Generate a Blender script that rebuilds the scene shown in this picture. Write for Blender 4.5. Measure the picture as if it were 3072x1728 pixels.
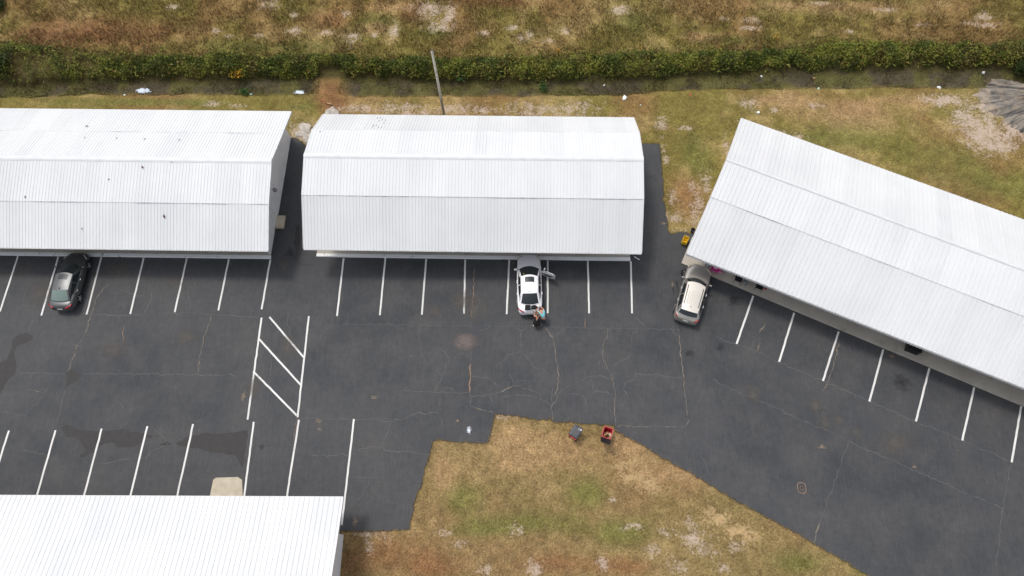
import bpy, bmesh, math, random
import numpy as np
from mathutils import Matrix, Vector, Euler
from mathutils.geometry import tessellate_polygon
random.seed(7); rng = np.random.default_rng(7)
for o in list(bpy.data.objects): bpy.data.objects.remove(o)
SC = bpy.context.scene; COL = SC.collection
# ------------------------------------------------------------------ camera
H = 47.0; F = 2076.0
R3 = np.array([[0.99980801, -0.01380494, 0.01390549],
               [0.01803054, 0.92599804, -0.37709751],
               [-0.00767065, 0.37727583, 0.92606917]])
cam = bpy.data.objects.new('camera', bpy.data.cameras.new('camera')); COL.objects.link(cam)
cam.data.sensor_width = 36.0; cam.data.lens = 36.0 * F / 3072.0
cam.data.clip_end = 3000; cam.data.clip_start = 0.5
mw = Matrix([list(r) for r in R3]).to_4x4(); mw.translation = Vector((0, 0, H)); cam.matrix_world = mw
SC.camera = cam
# ------------------------------------------------------------------ world, sun, exposure
SUN_EL = math.radians(67); SUN_AZ = math.atan2(-0.74, 0.67)      # clockwise from +Y: the sun stands to the north-west
W = bpy.data.worlds.new('World'); SC.world = W; W.use_nodes = True
nt = W.node_tree; sky = nt.nodes.new('ShaderNodeTexSky'); sky.sky_type = 'NISHITA'
sky.sun_disc = False; sky.sun_elevation = SUN_EL; sky.sun_rotation = SUN_AZ
sky.dust_density = 3.0; sky.air_density = 1.0; sky.ozone_density = 1.0
bg = nt.nodes['Background']; bg.inputs[1].default_value = 0.15; hs = nt.nodes.new('ShaderNodeHueSaturation'); hs.inputs['Saturation'].default_value = 0.34; nt.links.new(sky.outputs[0], hs.inputs['Color']); nt.links.new(hs.outputs[0], bg.inputs[0])   # thin high cloud
sun = bpy.data.objects.new('sun', bpy.data.lights.new('sun', 'SUN')); COL.objects.link(sun)
sun.data.energy = 1.2; sun.data.angle = math.radians(10); sun.data.color = (1.0, 0.955, 0.89)
sd = Vector((math.sin(SUN_AZ) * math.cos(SUN_EL), math.cos(SUN_AZ) * math.cos(SUN_EL), math.sin(SUN_EL)))
sun.rotation_euler = sd.to_track_quat('Z', 'Y').to_euler(); sun.location = sd * 60
SC.view_settings.view_transform = 'Standard'; SC.view_settings.look = 'None'
SC.view_settings.exposure = 0.42; SC.view_settings.gamma = 1.0
SC.render.resolution_x = 1024; SC.render.resolution_y = 576

# ------------------------------------------------------------------ helpers
def ray(px, py):
    return R3 @ np.array([(px - 1536) / F, -(py - 864) / F, -1.0])
def P(px, py, z=0.0):                       # photo pixel -> point on the level z
    w = ray(px, py); t = (z - H) / w[2]
    return Vector((w[0] * t, w[1] * t, z))
def Z1(zx, zy, ox, oy, s): return (ox + zx / s, oy + zy / s)
def tag(o, label=None, cat=None, group=None, kind=None):
    if label: o['label'] = label
    if cat: o['category'] = cat
    if group: o['group'] = group
    if kind: o['kind'] = kind
    return o
def empty(name, loc=(0, 0, 0), rz=0.0):
    o = bpy.data.objects.new(name, None); COL.objects.link(o); o.empty_display_size = 0.3
    o.location = loc; o.rotation_euler = (0, 0, rz); return o
def link(name, me, mat=None, parent=None, smooth=False):
    o = bpy.data.objects.new(name, me); COL.objects.link(o)
    if mat is not None and not me.materials: me.materials.append(mat)
    if parent: o.parent = parent
    if smooth: me.polygons.foreach_set('use_smooth', [True] * len(me.polygons))
    return o
def pyd(name, v, f, mat=None, parent=None, smooth=False):
    me = bpy.data.meshes.new(name); me.from_pydata([tuple(q) for q in v], [], f); me.update()
    return link(name, me, mat, parent, smooth)
def fromnp(name, verts, faces, mat, parent=None, cols=None, smooth=False):
    me = bpy.data.meshes.new(name); n = len(verts); m, k = faces.shape
    me.vertices.add(n); me.vertices.foreach_set('co', np.ascontiguousarray(verts, np.float32).ravel())
    me.loops.add(m * k); me.loops.foreach_set('vertex_index', np.ascontiguousarray(faces, np.int32).ravel())
    me.polygons.add(m); me.polygons.foreach_set('loop_start', np.arange(0, m * k, k, dtype=np.int32))
    me.update(calc_edges=True)
    if cols is not None:
        a = me.color_attributes.new('col', 'FLOAT_COLOR', 'POINT')
        a.data.foreach_set('color', np.ascontiguousarray(np.c_[cols, np.ones(n)], np.float32).ravel())
    me.validate(); o = link(name, me, mat, parent)
    if smooth: me.polygons.foreach_set('use_smooth', [True] * m)
    return o
class MB:
    def __init__(s): s.v = []; s.f = []
    def add(s, v, f):
        b = len(s.v); s.v += [tuple(q) for q in v]; s.f += [tuple(i + b for i in q) for q in f]; return s
    def box(s, c, d, M=None, taper=1.0):
        x, y, z = [q / 2 for q in d]; v = []
        for k, sz in ((1, -z), (taper, z)):
            v += [Vector((-x * k, -y * k, sz)), Vector((x * k, -y * k, sz)), Vector((x * k, y * k, sz)), Vector((-x * k, y * k, sz))]
        if M is not None: v = [M @ q for q in v]
        v = [q + Vector(c) for q in v]
        return s.add(v, [(3, 2, 1, 0), (4, 5, 6, 7), (0, 1, 5, 4), (1, 2, 6, 5), (2, 3, 7, 6), (3, 0, 4, 7)])
    def tube(s, pts, rad, n=8, cap=True):
        pts = [Vector(q) for q in pts]; rings = []
        if not isinstance(rad, (list, tuple)): rad = [rad] * len(pts)
        for i, q in enumerate(pts):
            t = (pts[min(i + 1, len(pts) - 1)] - pts[max(i - 1, 0)]).normalized()
            u = t.cross(Vector((0.123, 0.21, 0.97))); u = u.normalized() if u.length > 1e-4 else Vector((1, 0, 0))
            w = t.cross(u)
            rings.append([q + (u * math.cos(a) + w * math.sin(a)) * rad[i] for a in [2 * math.pi * k / n for k in range(n)]])
        v = [q for r in rings for q in r]; f = []
        for i in range(len(pts) - 1):
            for k in range(n): f.append((i * n + k, i * n + (k + 1) % n, (i + 1) * n + (k + 1) % n, (i + 1) * n + k))
        if cap: f.append(tuple(range(n))[::-1]); f.append(tuple((len(pts) - 1) * n + k for k in range(n)))
        return s.add(v, f)
    def lathe(s, prof, c, axis='z', n=20):
        v = []; f = []
        for r, h in prof:
            for k in range(n):
                a = 2 * math.pi * k / n; q = (r * math.cos(a), r * math.sin(a), h)
                if axis == 'x': q = (h, r * math.cos(a), r * math.sin(a))
                v.append((q[0] + c[0], q[1] + c[1], q[2] + c[2]))
        m = len(prof)
        for i in range(m - 1):
            for k in range(n): f.append((i * n + k, i * n + (k + 1) % n, (i + 1) * n + (k + 1) % n, (i + 1) * n + k))
        f.append(tuple(range(n))[::-1]); f.append(tuple((m - 1) * n + k for k in range(n)))
        return s.add(v, f)
    def build(s, name, mat, parent=None, smooth=False): return pyd(name, s.v, s.f, mat, parent, smooth)
def grid(fn, u0, u1, v0, v1, n, m):
    v = [fn(u0 + (u1 - u0) * i / n, v0 + (v1 - v0) * j / m) for i in range(n + 1) for j in range(m + 1)]
    f = [(i * (m + 1) + j, (i + 1) * (m + 1) + j, (i + 1) * (m + 1) + j + 1, i * (m + 1) + j + 1) for i in range(n) for j in range(m)]
    return v, f
def subsurf(o, lv=2):
    md = o.modifiers.new('s', 'SUBSURF'); md.levels = lv; md.render_levels = lv; return o
def bevel(o, w=0.01, seg=2):
    md = o.modifiers.new('b', 'BEVEL'); md.width = w; md.segments = seg; md.limit_method = 'ANGLE'; return o
def copy_tree(o, parent=None):
    c = o.copy(); COL.objects.link(c)
    if parent: c.parent = parent
    for ch in [q for q in bpy.data.objects if q.parent == o]: copy_tree(ch, c)
    return c
_g = {}
def vnoise(x, y, s, seed=0):                # value noise in 0..1
    if seed not in _g: _g[seed] = np.random.default_rng(seed + 100).random((256, 256))
    t = _g[seed]; x = np.asarray(x) / s + 1000.3; y = np.asarray(y) / s + 1000.7
    xi = np.floor(x).astype(int); yi = np.floor(y).astype(int); fx = x - xi; fy = y - yi
    fx = fx * fx * (3 - 2 * fx); fy = fy * fy * (3 - 2 * fy)
    a = t[xi % 256, yi % 256]; b = t[(xi + 1) % 256, yi % 256]; c = t[xi % 256, (yi + 1) % 256]; d = t[(xi + 1) % 256, (yi + 1) % 256]
    return (a * (1 - fx) + b * fx) * (1 - fy) + (c * (1 - fx) + d * fx) * fy
def fbm(x, y, s, seed=0, o=4):
    r = 0; a = 0.5; n = 0
    for k in range(o): r = r + a * vnoise(x, y, s / 2 ** k, seed + k); n += a; a *= 0.55
    return r / n
def sstep(a, b, x):
    t = np.clip((x - a) / (b - a), 0, 1); return t * t * (3 - 2 * t)

# ------------------------------------------------------------------ materials
def new(name, base=(.5, .5, .5), rough=.6, metal=0.0, **kw):
    m = bpy.data.materials.new(name); m.use_nodes = True; b = m.node_tree.nodes['Principled BSDF']
    b.inputs['Base Color'].default_value = (*base, 1); b.inputs['Roughness'].default_value = rough; b.inputs['Metallic'].default_value = metal
    for k, v in kw.items(): b.inputs[k.replace('_', ' ')].default_value = v
    return m
class N:                                     # tiny node-graph helper
    def __init__(s, m): s.t = m.node_tree; s.b = s.t.nodes['Principled BSDF']
    def n(s, typ, **kw):
        q = s.t.nodes.new('ShaderNode' + typ)
        for k, v in kw.items():
            if k.startswith('i_'): q.inputs[k[2:].replace('_', ' ')].default_value = v
            else: setattr(q, k, v)
        return q
    def l(s, a, b): s.t.links.new(a, b)
    def co(s, which='Object'): return s.n('TexCoord').outputs[which]
    def noise(s, co, scale, detail=4, rough=.55, stretch=None):
        if stretch:
            mp = s.n('Mapping'); mp.inputs['Scale'].default_value = stretch; s.l(co, mp.inputs[0]); co = mp.outputs[0]
        q = s.n('TexNoise', i_Scale=scale, i_Detail=detail, i_Roughness=rough); s.l(co, q.inputs['Vector']); return q.outputs['Fac']
    def ramp(s, fac, a, b, ca=(0, 0, 0, 1), cb=(1, 1, 1, 1)):
        q = s.n('ValToRGB'); e = q.color_ramp.elements; e[0].position = a; e[0].color = ca; e[1].position = b; e[1].color = cb
        s.l(fac, q.inputs[0]); return q.outputs[0]
    def mix(s, fac, a, b, blend='MIX'):
        q = s.n('Mix', data_type='RGBA', blend_type=blend)
        for i, x in ((0, fac), (6, a), (7, b)):
            if isinstance(x, (int, float)): q.inputs[i].default_value = x
            elif isinstance(x, tuple): q.inputs[i].default_value = (*x, 1) if len(x) == 3 else x
            else: s.l(x, q.inputs[i])
        return q.outputs[2]
    def bump(s, h, strength=.3, dist=.02):
        q = s.n('Bump', i_Strength=strength, i_Distance=dist); s.l(h, q.inputs['Height']); s.l(q.outputs[0], s.b.inputs['Normal'])
def mat_asphalt():
    m = new('asphalt', rough=.8); g = N(m); co = g.co()
    big = g.ramp(g.noise(co, .09, 3), .35, .68); mid = g.ramp(g.noise(co, .45, 5, .6), .35, .75); fine = g.noise(co, 14, 3, .7)
    c = g.mix(big, (.030, .033, .038), (.054, .0555, .059)); c = g.mix(mid, c, (.063, .062, .062))
    dust = g.ramp(g.noise(co, .22, 6, .62), .60, .80); c = g.mix(g.mix(.5, dust, (0, 0, 0)), c, (.085, .074, .062))
    streak = g.ramp(g.noise(co, .8, 4, .6, (3.0, .5, 1)), .58, .8); c = g.mix(g.mix(.65, streak, (0, 0, 0)), c, (.078, .076, .076))
    c = g.mix(g.ramp(fine, .3, .7, (.5, .5, .5, 1), (.95, .95, .95, 1)), c, c)
    c = g.mix(1.0, c, g.ramp(fine, .25, .75, (.72, .72, .72, 1), (1.25, 1.25, 1.25, 1)), 'MULTIPLY')
    mot = g.noise(co, 2.6, 5, .7); c = g.mix(1.0, c, g.ramp(mot, .3, .7, (.86, .86, .86, 1), (1.13, 1.13, 1.13, 1)), 'MULTIPLY')
    brush = g.noise(co, 1.0, 5, .62, (7.0, .9, 1)); c = g.mix(1.0, c, g.ramp(brush, .3, .72, (.88, .88, .89, 1), (1.14, 1.13, 1.12, 1)), 'MULTIPLY')
    sp = g.ramp(g.noise(co, 3.1, 6, .75), .71, .75); c = g.mix(g.mix(.5, sp, (0, 0, 0)), c, (.22, .20, .17))
    g.l(c, g.b.inputs['Base Color']); g.bump(fine, .35, .01); return m
def mat_paint():
    m = new('line_paint', rough=.7); g = N(m); co = g.co()
    w = g.ramp(g.noise(co, 2.6, 7, .75), .56, .70); w2 = g.ramp(g.noise(co, .5, 3), .3, .7, (.56, .55, .525, 1), (.70, .69, .67, 1))
    c = g.mix(g.mix(.75, w, (0, 0, 0)), w2, (.2, .19, .18)); g.l(c, g.b.inputs['Base Color']); return m
def mat_roof(ax, dirt=0.0):
    m = new('white_roof_steel', rough=.62, Specular_IOR_Level=.3); g = N(m); tc = g.n('TexCoord'); co = tc.outputs['Object']
    geo = g.n('NewGeometry').outputs['Position']; oi = g.n('ObjectInfo').outputs['Random']
    base = g.mix(oi, (.612, .620, .622), (.652, .659, .660))
    st = g.ramp(g.noise(co, 1.0, 5, .65, (9.0, .45, 1)), .62, .80); add = g.n('VectorMath', operation='ADD')
    cmb = g.n('CombineXYZ'); ml = g.n('Math', operation='MULTIPLY'); ml.inputs[1].default_value = 91.0; g.l(oi, ml.inputs[0])
    g.l(ml.outputs[0], cmb.inputs[0]); g.l(ml.outputs[0], cmb.inputs[1]); g.l(co, add.inputs[0]); g.l(cmb.outputs[0], add.inputs[1])
    st = g.ramp(g.noise(add.outputs[0], 1.0, 5, .68, (11.0, .5, 1)), .60 - dirt * .6, .82)
    c = g.mix(g.mix(.55, st, (0, 0, 0)), base, (.40, .41, .44))
    dk = g.ramp(g.noise(add.outputs[0], 1.3, 4, .7, (16.0, 1.4, 1)), .71 - dirt, .79 - dirt); c = g.mix(g.mix(.6, dk, (0, 0, 0)), c, (.20, .20, .25))
    fog = g.noise(geo, .25, 3); c = g.mix(1.0, c, g.ramp(fog, .3, .7, (.95, .95, .96, 1), (1.03, 1.03, 1.03, 1)), 'MULTIPLY')
    # grime and painted-in shade beside each rib: narrow line in the panel's own width
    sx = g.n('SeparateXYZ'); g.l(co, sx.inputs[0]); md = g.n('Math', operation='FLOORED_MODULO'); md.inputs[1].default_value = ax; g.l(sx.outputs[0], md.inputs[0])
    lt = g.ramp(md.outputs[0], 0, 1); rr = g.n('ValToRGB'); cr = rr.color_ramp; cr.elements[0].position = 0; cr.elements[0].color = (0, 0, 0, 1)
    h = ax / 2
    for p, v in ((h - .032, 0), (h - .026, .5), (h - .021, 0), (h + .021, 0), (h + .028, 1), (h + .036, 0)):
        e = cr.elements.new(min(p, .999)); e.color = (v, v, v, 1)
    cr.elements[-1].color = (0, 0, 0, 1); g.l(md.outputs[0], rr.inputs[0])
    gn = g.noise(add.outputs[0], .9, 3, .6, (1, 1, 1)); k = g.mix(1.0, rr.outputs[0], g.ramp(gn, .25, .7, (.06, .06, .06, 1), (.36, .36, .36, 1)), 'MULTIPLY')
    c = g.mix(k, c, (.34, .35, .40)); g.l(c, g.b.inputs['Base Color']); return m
def mat_noise(name, a, b, scale=2.0, rough=.8, lo=.35, hi=.65, bump=0.0, detail=5, **kw):
    m = new(name, rough=rough, **kw); g = N(m); f = g.noise(g.co(), scale, detail, .62)
    c = g.mix(g.ramp(f, lo, hi), a, b); g.l(c, g.b.inputs['Base Color'])
    if bump: g.bump(f, bump, .02)
    return m
def mat_concrete():
    m = new('walkway_concrete', rough=.85); g = N(m); co = g.co()
    c = g.mix(g.ramp(g.noise(co, .6, 5, .6), .3, .7), (.37, .335, .28), (.48, .44, .375))
    s = g.ramp(g.noise(co, .9, 6, .68), .56, .74); c = g.mix(g.mix(.5, s, (0, 0, 0)), c, (.13, .11, .085))
    f = g.noise(co, 22, 3, .6); c = g.mix(1.0, c, g.ramp(f, .3, .7, (.85, .85, .85, 1), (1.1, 1.1, 1.1, 1)), 'MULTIPLY')
    g.l(c, g.b.inputs['Base Color']); g.bump(f, .2, .01); return m
def mat_vcol(name, rough=.9, noise=None, trans=0.0, bump=0.0):
    m = new(name, rough=rough); g = N(m); a = g.n('VertexColor', layer_name='col').outputs[0]
    m.node_tree.nodes['Principled BSDF'].inputs['Specular IOR Level'].default_value = .15
    if noise:
        f = g.noise(g.co(), noise, 5, .7); a = g.mix(1.0, a, g.ramp(f, .28, .72, (.40, .38, .36, 1), (1.62, 1.62, 1.6, 1)), 'MULTIPLY')
        f2 = g.noise(g.co(), noise * .17, 4, .6); a = g.mix(1.0, a, g.ramp(f2, .3, .7, (.75, .74, .72, 1), (1.25, 1.25, 1.25, 1)), 'MULTIPLY')
        if bump: g.bump(f, bump, .06)
    if bump:
        mk = g.n('SeparateColor'); g.l(g.n('VertexColor', layer_name='mask').outputs[0], mk.inputs[0])
        e = g.mix(.60, g.noise(g.co(), 1.3, 6, .62), g.noise(g.co(), 4.5, 6, .72)); fs = g.noise(g.co(), 30, 3, .6)
        for ch, ca, cb in ((0, (.29, .215, .155), (.57, .465, .375)), (1, (.34, .23, .11), (.50, .36, .19))):
            ad = g.n('Math', operation='MULTIPLY_ADD'); g.l(e, ad.inputs[0]); ad.inputs[1].default_value = 4.6; g.l(mk.outputs[ch], ad.inputs[2])
            dv = g.n('Math', operation='MULTIPLY_ADD'); g.l(ad.outputs[0], dv.inputs[0]); dv.inputs[1].default_value = .5; dv.inputs[2].default_value = -1.15; k_ = g.ramp(dv.outputs[0], .23, .56)
            gate = g.ramp(mk.outputs[ch], .03, .22); mu = g.n('Math', operation='MULTIPLY'); g.l(k_, mu.inputs[0]); g.l(gate, mu.inputs[1])
            a = g.mix(mu.outputs[0], a, g.mix(g.ramp(fs, .35, .65), ca, cb))
    g.l(a, g.b.inputs['Base Color'])
    return m
def mat_stain(name, col, rough=.85, thr=(.42, .62), scale=2.5, op=.8):
    m = new(name, col, rough); g = N(m); a = g.n('VertexColor', layer_name='col').outputs[0]; f = g.noise(g.co(), scale, 6, .7)
    mu = g.n('Math', operation='MULTIPLY_ADD'); g.l(a, mu.inputs[0]); mu.inputs[1].default_value = .55; g.l(f, mu.inputs[2])
    sb = g.n('Math', operation='SUBTRACT'); g.l(mu.outputs[0], sb.inputs[0]); sb.inputs[1].default_value = .28
    k = g.ramp(sb.outputs[0], thr[0], thr[1], (0, 0, 0, 1), (op, op, op, 1)); mm = g.n('Math', operation='MULTIPLY'); g.l(k, mm.inputs[0])
    cl = g.ramp(a, 0.0, .35); g.l(cl, mm.inputs[1]); g.l(mm.outputs[0], g.b.inputs['Alpha']); return m
M = dict(
    asphalt=mat_asphalt(), paint=mat_paint(), roof9=mat_roof(.2286), roof12=mat_roof(.3048), roof9d=mat_roof(.2286, .06), concrete=mat_concrete(),
    seam=mat_noise('lap_grime', (.22, .225, .25), (.48, .49, .51), 2.0, .8),
    deck=new('roof_deck', (.45, .46, .48), .7),
    cap=mat_noise('ridge_cap_white', (.60, .61, .62), (.67, .68, .69), 1.2, .55),
    trim=mat_noise('trim_white', (.62, .62, .62), (.78, .78, .78), 3, .5),
    gutter_in=new('gutter_shade', (.05, .05, .055), .7),
    wall=mat_noise('siding_pale_grey', (.70, .70, .71), (.77, .77, .78), .8, .55),
    kerbw=mat_noise('kerb_white_paint', (.26, .25, .24), (.76, .76, .75), 2.6, .75, .30, .40),
    pad=mat_noise('pad_concrete', (.42, .36, .27), (.52, .46, .36), 1.6, .85, bump=.1),
    patch=mat_noise('fresh_asphalt_patch', (.017, .0155, .015), (.025, .023, .022), 3, .7, bump=.2),
    wet=mat_noise('wet_asphalt', (.012, .012, .013), (.022, .021, .021), 2.5, .65),
    crack=mat_noise('crack_fill_tan', (.085, .072, .058), (.24, .20, .155), 3, .9),
    hair=mat_noise('crack_hairline_grey', (.075, .073, .07), (.14, .133, .125), 3, .9),
    rust=mat_noise('crack_fill_rust', (.20, .11, .06), (.34, .22, .14), 4, .9),
    ground=mat_vcol('ground_soil_and_turf', .95, 9.0, bump=.6), blade=mat_vcol('grass_blades', .8), leaf=mat_vcol('leaves', .6),
    dust=mat_stain('dust_film', (.12, .107, .093), thr=(.36, .85), op=.65), pink=mat_stain('worn_asphalt_film', (.17, .135, .12), thr=(.25, .6), op=.7),
    oil=mat_stain('oil_film', (.018, .018, .019), .7, (.42, .75), op=.6), splash=mat_stain('paint_splash', (.62, .66, .72), .6, (.56, .66), 14.0, .9),
    sandfilm=mat_stain('sand_film', (.26, .20, .145), .9, (.46, .78), 6.0, .75),
    water=new('ditch_water', (.018, .02, .016), .08), sky_glare=mat_stain('painted_sky_glare', (.55, .62, .70), .35, (.42, .5), 6.0, 1.0),  # pale sheets carry the bright sky reflection as painted colour
    wood=mat_noise('weathered_pole_wood', (.34, .31, .25), (.56, .52, .44), 6, .9), woodtop=new('pole_end_grain', (.05, .04, .03), .9),
    black=new('black_plastic', (.012, .012, .013), .5), blackcloth=new('black_cloth', (.008, .008, .009), .9),
    tyre=new('tyre_rubber', (.012, .012, .012), .85), rim=new('wheel_alloy', (.62, .63, .65), .3, .8), rimdark=new('wheel_gap', (.03, .03, .03), .6),
    glass=new('tinted_glass', (.012, .016, .018), .06, Coat_Weight=.3), glassg=new('sky_reflection_glass', (.14, .19, .17), .10, Coat_Weight=.4),  # rear window glass: pale green sky reflection painted into its colour
    lamp=new('headlamp_lens', (.55, .52, .42), .15), tail=new('tail_lamp_red', (.35, .012, .015), .2), chrome=new('chrome', (.75, .75, .76), .15, 1.0),
    plate=new('licence_plate', (.45, .45, .43), .5), blacktrim=new('black_trim', (.015, .015, .016), .45), interior=new('car_interior', (.06, .055, .05), .8),
    binred=new('red_bin_plastic', (.50, .03, .055), .45), bindark=new('charcoal_bin_plastic', (.045, .05, .058), .5), binblack=new('black_bin_lid', (.008, .008, .009), .6),
    card=new('cardboard', (.38, .24, .13), .85), cardin=new('cardboard_inside', (.24, .15, .08), .9), cardlt=new('cardboard_light', (.50, .36, .22), .85),
    label_w=new('sticker_white', (.75, .72, .80), .5), yellow=new('yellow_plastic', (.75, .48, .01), .4), pinkp=new('magenta_plastic', (.62, .02, .30), .4), palepink=new('pale_pink_plastic', (.72, .35, .52), .5),
    steel=new('dark_steel', (.03, .03, .032), .5, .3), seatgrey=new('grey_seat', (.22, .23, .24), .6), litter=new('white_litter', (.78, .80, .82), .6), teal=new('pale_teal_litter', (.45, .68, .62), .6),
    orange=new('survey_flag', (.85, .12, .08), .6), brown=new('brown_leaf', (.075, .025, .022), .8), olive=new('olive_leaf', (.09, .08, .06), .8),
    rock=mat_noise('rubble_stone', (.30, .265, .225), (.50, .455, .40), 3, .9, bump=.5),
    bark=mat_noise('grey_bark', (.035, .033, .034), (.27, .235, .195), 2.2, .95, .38, .62, bump=.8, detail=8),
    skin=new('skin', (.50, .26, .17), .55), hairb=new('blond_brown_hair', (.20, .12, .06), .7), hairg=new('grey_hair', (.12, .11, .12), .8), aqua=new('aqua_shirt', (.20, .56, .62), .8), shorts=new('dark_shorts', (.03, .035, .045), .85), shoe=new('white_shoe', (.75, .73, .70), .7), lampmetal=new('lamp_metal', (.28, .27, .27), .5, .3), lensg=new('lamp_lens', (.32, .32, .32), .3),
)
def mat_root():
    m = new('root_bark', rough=.95); g = N(m); co = g.co(); gr = g.n('TexGradient', gradient_type='RADIAL'); g.l(co, gr.inputs[0]); ln = g.n('VectorMath', operation='LENGTH'); g.l(co, ln.inputs[0])
    cb = g.n('CombineXYZ'); m1 = g.n('Math', operation='MULTIPLY'); g.l(gr.outputs['Fac'], m1.inputs[0]); m1.inputs[1].default_value = 70.0; m2 = g.n('Math', operation='MULTIPLY'); g.l(ln.outputs['Value'], m2.inputs[0]); m2.inputs[1].default_value = .55; g.l(m1.outputs[0], cb.inputs[0]); g.l(m2.outputs[0], cb.inputs[1])
    f1 = g.noise(cb.outputs[0], 1.0, 6, .65); f2 = g.noise(co, 1.6, 7, .7); c = g.mix(g.ramp(f1, .36, .60), (.030, .030, .034), (.25, .22, .185)); c = g.mix(g.ramp(f2, .50, .68), c, (.30, .235, .165)); oz = g.n('Math', operation='MULTIPLY_ADD'); g.l(f2, oz.inputs[0]); oz.inputs[1].default_value = 4.5; g.l(ln.outputs['Value'], oz.inputs[2]); od = g.n('Math', operation='MULTIPLY'); g.l(oz.outputs[0], od.inputs[0]); od.inputs[1].default_value = .1; c = g.mix(g.ramp(od.outputs[0], .74, .93), c, (.36, .285, .215)); g.l(c, g.b.inputs['Base Color']); g.bump(f1, .9, .08); return m
M['root'] = mat_root()
def paintm(name, c, rough=.28, metal=.4):
    return new(name, c, rough, metal, Coat_Weight=.8, Coat_Roughness=.06)
M['carwhite'] = paintm('car_paint_white', (.78, .77, .78), .35, 0.0)
M['cardark'] = new('car_paint_charcoal', (.085, .088, .09), .42, .5, Coat_Weight=.35, Coat_Roughness=.3)
M['carroof'] = paintm('car_roof_champagne_lit', (.62, .58, .52), .4, .15)  # body champagne made lighter, daylight on the roof painted into the colour
M['carsilver'] = paintm('car_paint_champagne', (.40, .375, .34), .32, .55)
for k in ('leaf', 'blade'):
    pass

# ------------------------------------------------------------------ ground: regions traced from the photograph
LOTPX = [(-500, 640), (800, 690), (840, 412), (876, 413), (893, 418), (912, 434), (927, 452), (960, 470), (1010, 690), (1870, 690), (1898, 430), (1923, 430), (1978, 431.5), (1981, 452), (1987, 510), (1991, 568), (1988, 595), (1996, 623), (1999, 649), (2003, 678), (2005, 694), (2016, 701), (2037, 696), (2053, 696), (2068, 700), (2130, 700),
         (2300, 790), (3072, 1130), (3700, 1380), (4100, 2300), (2905, 1925), (2605, 1728), (2424, 1620), (2277, 1539), (2158, 1473), (2074, 1421), (1978, 1369), (1926, 1335), (1845, 1291), (1843, 1277), (1775, 1273), (1731, 1270), (1679, 1266), (1657, 1264), (1650, 1254), (1640, 1262), (1599, 1256), (1556, 1250), (1486, 1241), (1482, 1256), (1474, 1290), (1466, 1323), (1452, 1331), (1424, 1328), (1366, 1327), (1310, 1319), (1297, 1327), (1293, 1349), (1283, 1383), (1270, 1430), (1262, 1464), (1245, 1504), (1237, 1541), (1228, 1590), (1195, 1591), (1117, 1594), (1037, 1592), (1000, 1600), (-700, 1640)]
def resample(pts, step, jit, closed=True, seed=1):
    r = random.Random(seed); out = []; n = len(pts)
    for i in range(n if closed else n - 1):
        a = Vector(pts[i][:2]); b = Vector(pts[(i + 1) % n][:2]); L = (b - a).length; k = max(1, int(L / step)); t = (b - a).normalized() if L > 1e-6 else Vector((1, 0)); nn = Vector((-t.y, t.x))
        for j in range(k):
            q = a + (b - a) * (j / k); out.append(q + nn * (r.gauss(0, jit) if j else r.gauss(0, jit * .4)))
    if not closed: out.append(Vector(pts[-1][:2]))
    return out
LOT = resample([P(*q) for q in LOTPX], .22, .035)
LOTA = np.array([[q.x, q.y] for q in LOT])
def inpoly(x, y, poly):
    r = np.zeros(len(x), bool); n = len(poly); j = n - 1
    for i in range(n):
        xi, yi = poly[i]; xj, yj = poly[j]
        if yi != yj:
            c = ((yi > y) != (yj > y)) & (x < (xj - xi) * (y - yi) / (yj - yi) + xi); r ^= c
        j = i
    return r
def pline(px):                               # pixel polyline -> y(x) on the ground
    w = [P(*q) for q in px]; xs = np.array([q.x for q in w]); ys = np.array([q.y for q in w]); return lambda x: np.interp(x, xs, ys)
yb = pline([(-300, 300), (0, 293), (300, 285), (880, 287), (1300, 291), (1800, 288), (2048, 272), (2500, 267), (2900, 268), (3072, 262), (3400, 240)])
yw = pline([(-300, 262), (0, 255), (300, 246), (880, 240), (1300, 245), (1800, 243), (2048, 228), (2500, 214), (2900, 210), (3072, 214), (3400, 190)])
yt = pline([(-300, 150), (0, 120), (300, 150), (880, 165), (1300, 168), (1800, 158), (2048, 150), (2500, 128), (2900, 128), (3072, 115), (3400, 100)])
_yb, _yw = yb, yw
def yb(x): return _yb(x) + .55 * (fbm(np.asarray(x, float), np.asarray(x, float) * 0 + 3.0, 1.7, 201) - .5)
def yw(x): return _yw(x) + .7 * (fbm(np.asarray(x, float), np.asarray(x, float) * 0 + 9.0, 2.1, 211) - .5)
xc = P(985, 275).x                            # filled crossing of the ditch
def gz(x, y):
    x = np.asarray(x, float); y = np.asarray(y, float)
    a = yb(x); b = yw(x); d = sstep(a - .15, a + .75, y) * (1 - sstep(b - .1, b + 1.3, y))
    d = d * (1 - .85 * np.exp(-((x - xc) / 1.5) ** 4)) * (1 - sstep(40, 46, np.abs(x)) * 0)
    z = -.55 * d + (fbm(x, y, 3.0, 3) - .5) * .10 * sstep(33, 35, y) + (fbm(x, y, .9, 5) - .5) * .05 - .035
    z = z + .25 * sstep(41, 47, y) * fbm(x, y, 9, 8)
    m = P(3010, 350); z = z + .9 * np.exp(-(((x - m.x - 4) / 4.2) ** 2 + ((y - m.y) / 1.9) ** 2))
    return z
C_BROWN = np.array([.200, .130, .050]); C_OLIVE = np.array([.168, .138, .040]); C_GREEN = np.array([.130, .132, .036]); C_RUST = np.array([.205, .105, .050]); C_TAN = np.array([.330, .215, .110]); C_SAND = np.array([.52, .40, .30]); C_YSAND = np.array([.50, .34, .17]); C_MUD = np.array([.075, .062, .040]); C_GREY = np.array([.40, .34, .28]); C_STRAW = np.array([.34, .25, .11])
BL = []                                      # colour regions: (kind, px, py, rx, ry, strength, threshold-by-noise)
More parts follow.
